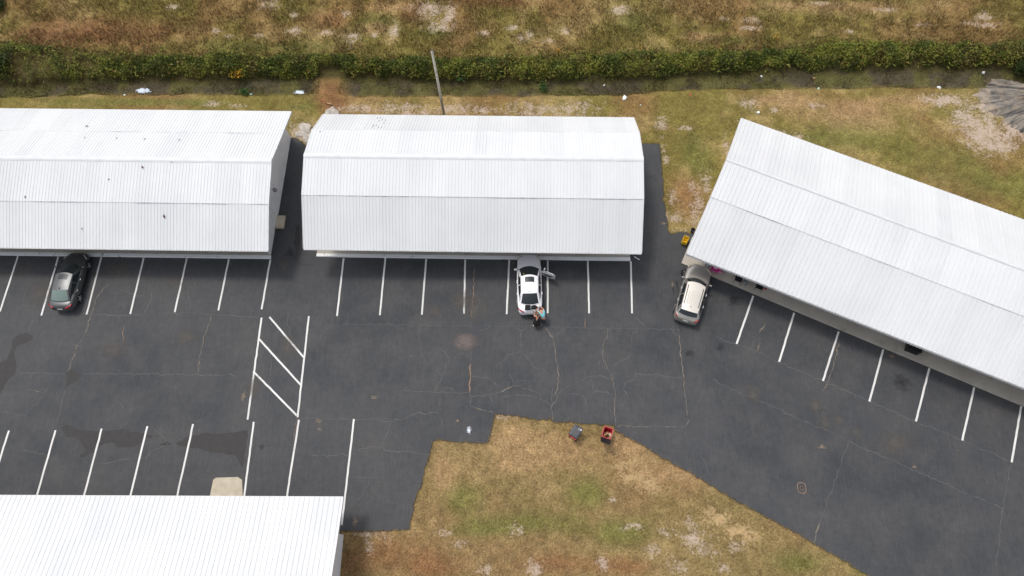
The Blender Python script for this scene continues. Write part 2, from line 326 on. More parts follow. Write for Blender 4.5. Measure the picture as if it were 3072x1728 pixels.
def bl(kind, s, *q):
    for (a, b, c, d) in q: BL.append((kind, a, b, c, d, s))
bl('sand', .95, (1290, 30, 55, 22), (1345, 45, 22, 30), (1320, 82, 45, 14), (885, 45, 16, 8), (880, 92, 20, 12), (775, 105, 15, 7), (985, 97, 22, 9), (1055, 115, 22, 16), (1124, 105, 12, 8), (1182, 92, 14, 20), (1537, 83, 16, 8), (1455, 98, 20, 8), (1562, 112, 14, 10), (1590, 105, 12, 14), (1697, 96, 14, 10), (1645, 122, 14, 8), (1863, 32, 24, 14), (2255, 60, 22, 10), (2172, 56, 16, 5), (2250, 85, 35, 8), (2665, 30, 30, 7), (2470, 10, 30, 6), (2950, 50, 25, 12), (2915, 72, 34, 8), (2965, 75, 30, 10), (2770, 75, 20, 8), (810, 15, 30, 14), (520, 22, 22, 10), (650, 92, 14, 10), (690, 107, 14, 6), (1040, 42, 12, 8), (2550, 95, 14, 5))
bl('sand', .8, (1100, 328, 75, 14), (1200, 322, 80, 14), (1370, 330, 60, 20), (1450, 330, 40, 14), (1600, 330, 110, 20), (1720, 325, 70, 22), (1250, 338, 120, 8), (640, 312, 35, 9), (700, 318, 25, 8), (1985, 370, 18, 22), (2060, 384, 30, 6), (2250, 310, 26, 14), (2275, 335, 10, 8), (2235, 370, 25, 8), (2450, 315, 26, 10), (2320, 330, 16, 8), (2330, 395, 30, 8), (2400, 410, 26, 10), (1988, 445, 8, 24), (2000, 480, 10, 12), (2085, 565, 20, 20), (2015, 590, 16, 22), (2030, 650, 20, 18), (2080, 650, 16, 40), (2100, 610, 14, 26), (2040, 690, 24, 8), (2000, 645, 8, 20), (2120, 545, 14, 40), (2180, 440, 12, 30))
bl('sand', 1.1, (905, 395, 34, 28), (925, 420, 20, 18), (2960, 405, 70, 45), (2900, 360, 38, 34), (2990, 330, 60, 30), (3040, 390, 50, 30), (2840, 300, 60, 16), (3000, 440, 50, 14))
bl('ysand', 1.0, (1905, 1432, 34, 14), (1945, 1452, 34, 20), (1865, 1400, 24, 12), (2160, 1562, 40, 22), (2210, 1590, 46, 18), (2130, 1530, 22, 16), (2250, 1610, 36, 14))
bl('sand', .85, (2090, 1620, 42, 26), (2115, 1655, 32, 20), (2070, 1575, 22, 16), (1885, 1580, 14, 9), (1912, 1578, 14, 9), (1960, 1650, 18, 22), (2215, 1640, 26, 16), (2170, 1705, 20, 14), (1600, 1705, 26, 22), (1100, 1600, 26, 12), (1150, 1605, 24, 16), (1110, 1640, 12, 20), (1455, 1712, 22, 14), (1500, 1246, 42, 6), (1810, 1690, 20, 26), (1550, 1590, 22, 16), (1380, 1630, 16, 8), (1460, 1300, 10, 14), (2040, 1700, 30, 20), (2000, 1600, 24, 14), (1840, 1500, 14, 10), (1330, 1600, 26, 10))
bl('rust', .9, (1130, 1660, 130, 55), (1050, 1690, 60, 40), (1700, 1690, 170, 32), (1300, 1700, 90, 40), (350, 90, 230, 50), (150, 120, 120, 70), (1225, 55, 50, 30), (1480, 10, 160, 14), (985, 265, 55, 34), (1000, 310, 40, 26), (2060, 590, 60, 70), (1890, 1700, 80, 30), (1000, 60, 60, 25))
bl('green', .9, (1600, 1570, 170, 40), (1390, 1490, 70, 50), (1450, 1590, 90, 30), (1760, 1480, 60, 40), (2820, 480, 150, 70), (2520, 415, 130, 36), (2085, 470, 45, 60), (3010, 560, 180, 50), (1850, 1600, 120, 40), (2400, 1690, 80, 30), (1150, 70, 80, 30), (800, 140, 220, 20), (1900, 70, 60, 40), (2200, 120, 60, 16), (1300, 100, 60, 14), (450, 305, 300, 10), (900, 320, 40, 14), (2600, 1700, 60, 30))
bl('tan', .85, (1560, 1320, 110, 50), (1680, 1350, 120, 50), (1560, 1400, 110, 30), (1880, 1340, 60, 40), (2000, 1420, 120, 40), (2500, 330, 200, 40), (2350, 300, 120, 20), (2700, 300, 160, 20), (2500, 20, 300, 20), (2100, 110, 60, 16), (1150, 25, 60, 14), (1130, 85, 50, 18), (1330, 1420, 40, 60))
KC = dict(sand=C_SAND, ysand=C_YSAND, rust=C_RUST, green=C_GREEN, tan=C_TAN)
BLW = []
for k, a, b, c, d, s in BL:
    q = P(a, b); qx = P(a + c, b); qy = P(a, b - d); BLW.append((k, q.x, q.y, max(.2, abs(qx.x - q.x)), max(.2, abs(qy.y - q.y)), s))
def gcol(x, y, sand=True):
    x = np.asarray(x, float); y = np.asarray(y, float); n = len(x)
    t = fbm(x, y, 5.0, 11); u = fbm(x, y, 1.4, 21)
    c = C_BROWN[None] * np.ones((n, 1)); w = sstep(.34, .56, t)[:, None]; c = c * (1 - w) + C_OLIVE * w
    w = (sstep(.5, .75, fbm(x, y, 2.2, 31)) * .6)[:, None]; c = c * (1 - w) + C_STRAW * w
    lw = (1 - sstep(11, 14, y))[:, None] * .6; c = c * (1 - lw) + np.array([.232, .160, .082]) * lw
    sm = np.zeros(n); ms = np.zeros((n, 3)); gcol.mask = ms; e = fbm(x, y, .8, 41, 5); ee = fbm(x, y, 2.6, 51, 4)
    for k, bx, by, rx, ry, s in BLW:
        d2 = ((x - bx) / rx) ** 2 + ((y - by) / ry) ** 2; near = d2 < 7
        if not near.any(): continue
        g = np.zeros(n); g[near] = np.exp(-d2[near] * (.5 if k in ('sand', 'ysand') else .8)) * s
        if k in ('sand', 'ysand'):
            ms[:, 0 if k == 'sand' else 1] = np.maximum(ms[:, 0 if k == 'sand' else 1], g)
            g = sstep(.45, .85, g * .95 + (e - .5) * 1.15) * np.clip(g * 2.2, 0, 1); sm = np.maximum(sm, g); continue
        else: g = sstep(.0, 1.1, g * 1.0 + (ee - .5) * .8) * .85 * sstep(.02, .15, g)
        g = g[:, None]; c = c * (1 - g) + KC[k] * g
    d = sstep(yb(x) + .1, yb(x) + .8, y) * (1 - sstep(yw(x), yw(x) + 1.0, y)) * (1 - .9 * np.exp(-((x - xc) / 1.5) ** 4))
    gm = sstep(.45, .6, fbm(x, y, 1.6, 61))[:, None]; dm = C_MUD * (1 - gm) + np.array([.095, .088, .032]) * gm
    d = d[:, None]; c = c * (1 - d) + dm * d
    d = (sstep(yw(x), yw(x) + .5, y) * (1 - sstep(yt(x) - .6, yt(x) + .2, y)))[:, None] * .8; c = c * (1 - d) + np.array([.035, .035, .012]) * d  # soil under the weeds darkened, shade at their base painted in
    return c * (.8 + .4 * u)[:, None], sm
def axis(lo, hi, step, far):
    a = list(np.arange(lo, hi + 1e-6, step)); s = step
    while a[-1] < far: s *= 1.5; a.append(a[-1] + s)
    s = step
    while a[0] > -far: s *= 1.5; a.insert(0, a[0] - s)
    return np.array(a)
gx = axis(-49, 48, .22, 900); gy = axis(-4, 52, .22, 900)
X, Y = np.meshgrid(gx, gy, indexing='ij'); xf = X.ravel(); yf = Y.ravel()
zf = gz(xf, yf); zf = np.where(inpoly(xf, yf, LOTA), -.06, zf)
cc, _ = gcol(xf, yf); gm_ = gcol.mask.copy()
nx, ny = len(gx), len(gy); idx = np.arange(nx * ny).reshape(nx, ny)
fc = np.stack([idx[:-1, :-1], idx[1:, :-1], idx[1:, 1:], idx[:-1, 1:]], -1).reshape(-1, 4)
ground = fromnp('ground', np.c_[xf, yf, zf], fc, M['ground'], cols=cc, smooth=True); tag(ground, kind='structure')
at = ground.data.color_attributes.new('mask', 'FLOAT_COLOR', 'POINT'); at.data.foreach_set('color', np.ascontiguousarray(np.c_[gm_, np.ones(len(gm_))], np.float32).ravel())
# ditch water
xs = np.linspace(-60, 60, 121); v = []; f = []
for i, x in enumerate(xs):
    a = float(yb(x)); b = float(yw(x)); v += [(x, a + .1, -.625), (x, b + .9, -.625)]
    if i: f.append((2 * i - 2, 2 * i, 2 * i + 1, 2 * i - 1))
tag(pyd('ditch_water', v, f, M['water']), kind='structure')
# ------------------------------------------------------------------ parking lot
def sheet(name, pts, z, mat, parent=None, thick=0.0):
    v3 = [Vector((q[0], q[1], 0)) for q in pts]; tr = tessellate_polygon([v3]); n = len(v3)
    v = [(q.x, q.y, z) for q in v3]; f = []
    for t in tr:
        a, b, c = [v3[i] for i in t]; f.append(tuple(t) if (b - a).cross(c - a).z > 0 else tuple(t)[::-1])
    if thick:
        v += [(q.x, q.y, z - thick) for q in v3]; f += [(i, (i + 1) % n, (i + 1) % n + n, i + n) for i in range(n)]
    return pyd(name, v, f, mat, parent)
lot = sheet('parking_lot', LOT, 0.0, M['asphalt'], thick=.06); tag(lot, kind='structure')
def ribbon(name, pts, w, z, mat, parent, jit=0.0, step=.25, seed=0, taper=False):
    r = random.Random(seed)
    q = resample(pts, step, jit, False, seed) if jit else [Vector(p[:2]) for p in pts]
    v = []; f = []; n = len(q)
    for i, p in enumerate(q):
        t = (q[min(i + 1, n - 1)] - q[max(i - 1, 0)]).normalized(); nn = Vector((-t.y, t.x)); ww = w / 2 * (r.uniform(.45, 1.5) if jit else 1.0)
        if taper and i in (0, n - 1): ww *= .2
        v += [(p.x + nn.x * ww, p.y + nn.y * ww, z), (p.x - nn.x * ww, p.y - nn.y * ww, z)]
        if i: f.append((2 * i - 2, 2 * i - 1, 2 * i + 1, 2 * i))
    return pyd(name, v, f, mat, parent)
k = 1.1925
STR = [((1031, 775), (1011, 948)), ((1156, 774), (1139.7, 945.4)), ((1278.6, 777), (1265.7, 943.8)), ((1395.5, 779), (1392, 941.3)), ((1527.6, 780), (1520, 942.6)), ((1643.4, 782), (1643, 939.5)), ((1763.7, 783), (1767.3, 939.7)), ((1892.5, 784), (1896, 939.7)),
       ((53.7, 768), (0, 934.5)), ((174.9, 770), (124, 946.5)), ((304, 772), (259.6, 943.3)), ((431.3, 773), (390.8, 941.7)), ((560.5, 775), (524.3, 936.5)), ((686.5, 777), (655.1, 931)), ((811, 779), (785, 927.8)),
       ((784.8, 953), (742.6, 1259)), ((926.4, 948.5), (892.9, 1251.5)), ((808.4, 951), (911, 1071.8)), ((775.6, 1015.4), (902, 1154.4)), ((759.9, 1113.8), (889.7, 1246)),
       ((26.7, 1291.8), (-33, 1481)), ((166.5, 1290.8), (107, 1500)), ((304.8, 1285.8), (249, 1500)), ((442, 1278.7), (388, 1500)), ((579.3, 1272), (529, 1500)), ((761, 1265.6), (731, 1500)), ((896.8, 1259.5), (859, 1500)), ((1061.8, 1257), (1025, 1575))]
STR += [((a * k, b * k), (c * k, d * k)) for a, b, c, d in ((1895, 744, 1853, 865), (1998, 787, 1960, 910), (2110, 834, 2070, 958), (2222, 879, 2187, 1010), (2338, 926, 2304, 1060), (2451, 974, 2421, 1108), (2569, 1022, 2545, 1163))]
for i, (a, b) in enumerate(STR):
    hz = .0075 if 17 <= i <= 19 else .005
    ribbon('painted_line', resample([P(*a), P(*b)], .35, .006, False, i), .125 if i < 28 else .135, hz, M['paint'], lot)
stub = ribbon('painted_line', [P(2089, 966), P(2084.5, 977)], .12, .005, M['hair'], lot)
def zz(ox, oy, s, pts): return [P(ox + a / s, oy + b / s) for a, b in pts]
A = (1200, 950, 4.39); B = (1640, 950, 4.262); C = (0, 700, 2.5156); D = (0, 1200, 1.98154); E_ = (2100, 1000, 2.07); G_ = (1024, 770, 4.39); K_ = (2030, 880, 7.247)
CR = [  # frame, width, material, points
    (G_, .022, 'hair', [(0, 885), (500, 893), (1000, 905)]), (A, .026, 'hair', [(240, 108), (500, 115), (945, 127), (1500, 128), (2195, 135)]), (B, .03, 'hair', [(240, 135), (500, 140), (1100, 152), (1590, 158), (1690, 160)]),
    (G_, .05, 'rust', [(1750, 140), (1740, 400), (1725, 650), (1720, 800)]), (G_, .1, 'rust', [(1722, 850), (1715, 912)]), (A, .02, 'hair', [(943, 200), (940, 400), (935, 600)]), (A, .095, 'rust', [(932, 620), (925, 800), (920, 940), (916, 1000)]),
    (A, .04, 'hair', [(265, 110), (248, 230), (262, 330), (272, 400), (262, 455), (300, 510), (340, 610)]), (A, .04, 'hair', [(170, 492), (90, 530), (60, 570)]),
    (A, .045, 'hair', [(1580, 130), (1582, 240), (1590, 300), (1597, 460), (1430, 500), (1350, 600), (1240, 645)]), (A, .035, 'hair', [(1597, 460), (1640, 500), (1700, 560), (1740, 640), (1830, 700)]), (A, .035, 'hair', [(1510, 130), (1580, 195), (1670, 140)]), (A, .03, 'hair', [(1640, 500), (1780, 470), (1850, 440)]),
    (A, .075, 'crack', [(1890, 140), (1960, 200), (2015, 275), (2025, 330), (2045, 460), (2055, 560), (2080, 660), (2072, 720), (2092, 770), (2085, 850), (2060, 970), (2030, 1040)]), (A, .035, 'hair', [(2015, 275), (2005, 180)]), (A, .05, 'hair', [(2015, 280), (2080, 225), (2190, 145)]),
    (A, .05, 'crack', [(2080, 1040), (2060, 1110), (2000, 1170), (2003, 1250), (2007, 1380)]), (A, .03, 'hair', [(2000, 1160), (2000, 1000), (1995, 900)]), (A, .035, 'hair', [(0, 970), (200, 985), (480, 990), (740, 1003), (910, 1008)]),
    (A, .045, 'hair', [(920, 1040), (1165, 1035), (1220, 1015), (1310, 1000), (1430, 935), (1490, 915), (1560, 905), (1620, 905)]), (A, .05, 'crack', [(1310, 1000), (1430, 935), (1490, 915), (1560, 905)]), (A, .04, 'hair', [(1165, 1040), (1210, 1110), (1250, 1200)]),
    (A, .05, 'hair', [(920, 1010), (920, 1165), (1000, 1205), (1070, 1225), (1240, 1265)]), (A, .1, 'crack', [(1000, 1205), (1040, 1210), (1070, 1225)]), (A, .04, 'hair', [(1600, 920), (1720, 980), (1830, 1010), (1850, 1090), (1960, 1150), (2000, 1170)]),
    (A, .04, 'hair', [(945, 790), (1060, 800), (1170, 815), (1220, 860), (1290, 920), (1270, 980)]), (A, .04, 'hair', [(1490, 915), (1490, 840), (1460, 780), (1420, 700)]), (A, .04, 'hair', [(1345, 1050), (1550, 1035), (1690, 1040), (1800, 1060)]), (A, .03, 'hair', [(1310, 1010), (1345, 1070), (1355, 1200)]),
    (A, .04, 'hair', [(660, 570), (600, 480), (530, 430)]), (A, .035, 'hair', [(660, 570), (760, 520), (820, 480), (925, 545)]), (A, .04, 'hair', [(660, 570), (590, 660), (580, 740), (550, 790), (500, 880), (465, 960)]), (A, .05, 'hair', [(480, 700), (550, 785)]), (A, .03, 'hair', [(480, 750), (450, 780), (430, 900)]), (A, .035, 'hair', [(550, 930), (690, 950), (740, 1000)]),
    (A, .03, 'hair', [(535, 1040), (520, 1190)]), (A, .035, 'hair', [(-300, 1400), (0, 1360), (120, 1325), (220, 1260), (340, 1280), (490, 1255), (530, 1340), (555, 1390), (540, 1440)]), (A, .045, 'hair', [(1010, 200), (1060, 180), (1190, 130)]), (A, .03, 'hair', [(720, 120), (800, 200)]), (A, .03, 'hair', [(1400, 1050), (1430, 860), (1480, 850)]), (A, .03, 'hair', [(1720, 980), (1700, 840), (1500, 835)]),
    (B, .045, 'crack', [(780, 150), (775, 230), (730, 340), (720, 450), (718, 520), (760, 600), (775, 660), (820, 720), (835, 800), (860, 860), (872, 940), (868, 1060), (870, 1200), (878, 1370)]), (B, .05, 'crack', [(850, 670), (860, 740), (845, 800), (860, 860)]), (B, .05, 'crack', [(780, 745), (810, 805)]),
    (B, .04, 'hair', [(1180, 160), (1090, 230), (1080, 330), (1075, 440), (1035, 530), (920, 580), (850, 640)]), (B, .03, 'hair', [(790, 225), (950, 225), (1090, 240)]), (B, .08, 'crack', [(1690, 220), (1700, 260), (1715, 420), (1735, 640), (1750, 800)]), (B, .055, 'crack', [(1750, 800), (1765, 970), (1785, 1130), (1800, 1270)]), (B, .05, 'hair', [(1640, 20), (1670, 70), (1690, 220)]),
    (B, .06, 'crack', [(1800, 1270), (1812, 1340), (1780, 1395), (1740, 1415)]), (B, .035, 'crack', [(1740, 1415), (1580, 1410), (1420, 1395), (1200, 1400), (870, 1392)]), (B, .06, 'hair', [(1640, 80), (1590, 150), (1620, 210), (1690, 260)]),
    (B, .05, 'rust', [(490, 0), (497, 140)]), (B, .04, 'hair', [(1140, 0), (1200, 60), (1270, 140)]), (B, .04, 'hair', [(1140, 660), (1140, 740), (1130, 790), (1010, 840), (975, 930), (1040, 1030)]), (B, .04, 'hair', [(1140, 740), (1270, 750), (1380, 735), (1500, 755), (1740, 785)]), (B, .04, 'hair', [(140, 980), (130, 1080), (70, 1130)]),
    (B, .045, 'hair', [(440, 830), (520, 770), (640, 760), (740, 770), (810, 805)]), (B, .04, 'hair', [(550, 770), (600, 860), (600, 950)]), (B, .045, 'hair', [(600, 960), (730, 965), (860, 985)]), (B, .04, 'hair', [(300, 990), (450, 995), (500, 1060), (510, 1150)]), (B, .05, 'hair', [(690, 560), (650, 620)]), (B, .03, 'hair', [(350, 870), (250, 900), (130, 1000)]), (B, .03, 'hair', [(720, 560), (740, 660), (780, 700)]),
    (C, .06, 'crack', [(815, 390), (750, 450), (720, 510), (700, 590), (680, 620), (665, 690), (630, 780), (580, 850), (550, 940), (530, 1000), (505, 1045)]), (C, .045, 'hair', [(490, 1180), (460, 1300), (430, 1440)]), (C, .05, 'hair', [(680, 615), (830, 618), (920, 622), (1080, 610)]), (C, .09, 'crack', [(905, 620), (940, 622)]), (C, .05, 'crack', [(1245, 290), (1225, 315)]),
    (C, .045, 'hair', [(1200, 375), (1150, 440), (1130, 530), (1090, 605)]), (C, .04, 'hair', [(840, 460), (930, 430), (1020, 465), (1130, 490)]), (C, .04, 'hair', [(1225, 610), (1450, 598), (1590, 615), (1760, 622), (1970, 635)]), (C, .05, 'crack', [(1595, 615), (1580, 680), (1550, 760), (1530, 850), (1505, 930), (1500, 1030), (1485, 1060)]),
    (C, .045, 'hair', [(130, 1050), (300, 1055), (490, 1058)]), (C, .045, 'hair', [(620, 1060), (1100, 1062), (1500, 1066), (1800, 1075)]), (C, .04, 'hair', [(260, 600), (240, 680), (215, 750)]), (C, .04, 'hair', [(225, 370), (185, 470), (180, 520)]), (C, .04, 'hair', [(2165, 550), (2170, 690), (2200, 790)]), (C, .03, 'hair', [(2050, 960), (2030, 1150), (2010, 1340)]),
    (C, .035, 'patch', [(1800, 1060), (1850, 1010), (1900, 1000)]), (C, .03, 'rust', [(930, 690), (935, 800), (925, 830)]), (C, .05, 'hair', [(540, 840), (620, 850)]), (C, .04, 'hair', [(1340, 420), (1420, 450), (1440, 560)]), (C, .03, 'hair', [(1490, 360), (1400, 440)]), (C, .03, 'hair', [(780, 840), (960, 838)]), (C, .03, 'hair', [(150, 545), (280, 550)]), (C, .03, 'hair', [(0, 1340), (200, 1380), (380, 1150)]), (C, .05, 'crack', [(210, 1180), (310, 1195)]), (C, .035, 'hair', [(700, 500), (640, 500)]),
    (D, .045, 'hair', [(120, 295), (200, 310), (270, 325)]), (D, .04, 'hair', [(580, 385), (690, 360), (760, 350), (830, 345), (870, 340), (890, 305), (1000, 265), (960, 215), (900, 155)]), (D, .045, 'hair', [(2330, 120), (2285, 240), (2265, 285)]), (D, .045, 'hair', [(1850, 330), (2000, 325), (2100, 320), (2160, 285), (2270, 275), (2290, 300), (2420, 305), (2560, 330)]), (D, .035, 'hair', [(1780, 105), (2100, 115), (2390, 118), (2450, 85), (2576, 75)]),
    (D, .03, 'hair', [(700, 0), (740, 60)]), (D, .03, 'hair', [(375, 0), (335, 150)]), (D, .03, 'hair', [(1105, 105), (1170, 130), (1200, 110)]), (D, .03, 'rust', [(1768, 100), (1755, 180), (1745, 260)]), (D, .03, 'hair', [(2070, 460), (2230, 460)]), (D, .03, 'hair', [(2080, 640), (2150, 570), (2200, 470)]),
    (E_, .045, 'hair', [(100, 25), (230, 70), (350, 112), (490, 180), (620, 235), (780, 305), (910, 355), (1060, 425), (1200, 485), (1340, 550), (1500, 610), (1640, 670), (1790, 735), (1940, 800)]), (E_, .045, 'hair', [(60, 280), (250, 375), (420, 440), (640, 545), (780, 600), (920, 670), (1060, 730), (1230, 805), (1400, 880), (1560, 950), (1700, 1015), (1880, 1092)]),
    (E_, .035, 'hair', [(920, 670), (880, 800), (820, 970), (770, 1100), (740, 1200)]), (E_, .1, 'crack', [(740, 1180), (720, 1260), (705, 1305)]), (E_, .04, 'hair', [(1930, 805), (1915, 900), (1890, 1000), (1880, 1092), (1860, 1250), (1835, 1449)]), (E_, .06, 'crack', [(870, 45), (850, 110), (830, 190), (795, 300), (755, 370)]), (E_, .05, 'crack', [(375, 60), (360, 105)]), (E_, .03, 'hair', [(0, 760), (40, 820), (60, 890)]),
    (K_, .07, 'crack', [(1930, 640), (1880, 740), (1820, 800), (1795, 880)]), (K_, .04, 'hair', [(1900, 760), (1850, 810)]), (K_, .05, 'crack', [(1820, 1070), (1780, 1180), (1740, 1265)]),
]
for i, (fr, w, mt, pts) in enumerate(CR):
    ribbon('crack', zz(*fr, pts), w * .72, .0015 + .00003 * i, M[mt], lot, jit=.04, step=.2, seed=i, taper=True)
for i, (fr, mt, pts) in enumerate([
    (C, 'patch', [(-40, 1000), (60, 940), (90, 860), (100, 800), (130, 770), (210, 750), (250, 785), (240, 810), (190, 830), (130, 850), (105, 900), (120, 960), (130, 1010), (110, 1060), (60, 1110), (10, 1200), (-40, 1240)]),
    (C, 'patch', [(530, 1020), (600, 1070), (580, 1110), (520, 1150), (490, 1165), (505, 1110), (500, 1050)]),
    (D, 'patch', [(365, 165), (400, 145), (440, 165), (470, 180), (590, 185), (680, 180), (730, 168), (760, 180), (900, 210), (910, 220), (850, 240), (830, 265), (780, 280), (735, 285), (700, 280), (680, 255), (660, 248), (600, 270), (560, 310), (480, 340), (475, 325), (510, 300), (495, 270), (460, 230), (400, 220)]),
    (D, 'patch', [(1045, 255), (1120, 215), (1200, 200), (1330, 200), (1470, 178), (1475, 200), (1460, 300), (1450, 370), (1440, 400), (1400, 330), (1310, 315), (1200, 295), (1150, 285), (1060, 270)]),
    (D, 'patch', [(940, 268), (990, 245), (1020, 265), (990, 272)]), (D, 'patch', [(1540, 275), (1560, 262), (1575, 275), (1560, 292), (1545, 290)]),
    ((740, 350, 2.896), 'wet', [(430, 960), (450, 930), (470, 980), (470, 1080), (480, 1140), (470, 1200), (455, 1260), (500, 1280), (600, 1262), (600, 1290), (470, 1300), (420, 1260), (405, 1220), (430, 1180), (425, 1140), (400, 1090), (420, 1060)])]):
    w = [q for q in zz(*fr, pts)]
    sheet('asphalt_patch', resample(w, .18, .03, True, i + 50), .0012 + .0001 * i, M[mt], lot)
def film(px, py, rx, ry, mat, z=.006, rot=0.0, name='surface_stain', parent=lot, zg=0.0):
    c = P(px, py, zg); sx = (P(px + rx, py, zg) - c).length; sy = (P(px, py + ry, zg) - c).length; n = 22; rings = 4; v = [(c.x, c.y, z + zg)]; cl = [1.0]; f = []
    for j in range(1, rings + 1):
        for i in range(n):
            a = 2 * math.pi * i / n; x = math.cos(a) * sx * j / rings; y = math.sin(a) * sy * j / rings
            v.append((c.x + x * math.cos(rot) - y * math.sin(rot), c.y + x * math.sin(rot) + y * math.cos(rot), z + zg)); cl.append(1 - j / rings)
    for i in range(n):
        f.append((0, 1 + i, 1 + (i + 1) % n))
        for j in range(rings - 1):
            a = 1 + j * n; b = 1 + (j + 1) * n; f.append((a + i, b + i, b + (i + 1) % n, a + (i + 1) % n))
    o = pyd(name, v, f, M[mat], parent); at = o.data.color_attributes.new('col', 'FLOAT_COLOR', 'POINT')
    at.data.foreach_set('color', [q for x in cl for q in (x, x, x, 1.0)]); return o
for i, q in enumerate([(1396, 1026, 50, 36, 'pink'), (1425, 925, 70, 60, 'dust'), (1385, 900, 60, 50, 'dust'), (956, 1262, 22, 14, 'sandfilm'), (960, 1288, 16, 10, 'sandfilm'), (1066, 1566, 20, 34, 'sandfilm'), (2045, 890, 26, 44, 'dust'), (2018, 858, 9, 26, 'sandfilm'), (2030, 850, 8, 20, 'oil'), (2020, 868, 6, 20, 'oil'), (2445, 1215, 40, 40, 'dust'), (2475, 1265, 30, 40, 'dust'), (2515, 1260, 26, 40, 'dust'), (2570, 1300, 24, 30, 'dust'), (2465, 1340, 24, 16, 'sandfilm'), (2743, 1400, 14, 12, 'sandfilm'), (2685, 1330, 90, 60, 'dust'),
                       (2676, 1070, 20, 14, 'sandfilm'), (2705, 1150, 46, 46, 'oil'), (2875, 1352, 12, 12, 'dust'), (2070, 1062, 26, 20, 'oil'), (2160, 1040, 20, 26, 'oil'), (2200, 905, 30, 30, 'oil'), (1407, 1290, 16, 30, 'splash'), (1372, 1262, 14, 10, 'sandfilm'), (2510, 1050, 10, 14, 'sandfilm'), (352, 810, 80, 40, 'dust'), (520, 845, 50, 24, 'dust'), (850, 800, 30, 50, 'dust'), (865, 1040, 50, 60, 'dust'), (120, 880, 60, 60, 'dust'), (340, 1050, 70, 40, 'dust'), (1300, 930, 50, 30, 'dust'), (2260, 1180, 40, 50, 'dust'), (1985, 650, 14, 16, 'dust'), (1990, 670, 18, 10, 'sandfilm'), (870, 760, 24, 30, 'oil'), (1540, 790, 10, 6, 'sandfilm'), (560, 1010, 60, 50, 'dust'), (760, 1160, 40, 60, 'dust'), (730, 1190, 14, 30, 'sandfilm')]):
    film(*q[:4], q[4], .0085 + .0002 * i)
pad = sheet('concrete_pad', zz(*D, [(1240, 600), (1250, 565), (1268, 475), (1285, 462), (1415, 458), (1440, 475), (1443, 565), (1442, 600)]), .03, M['pad'], thick=.06); tag(pad, kind='structure')

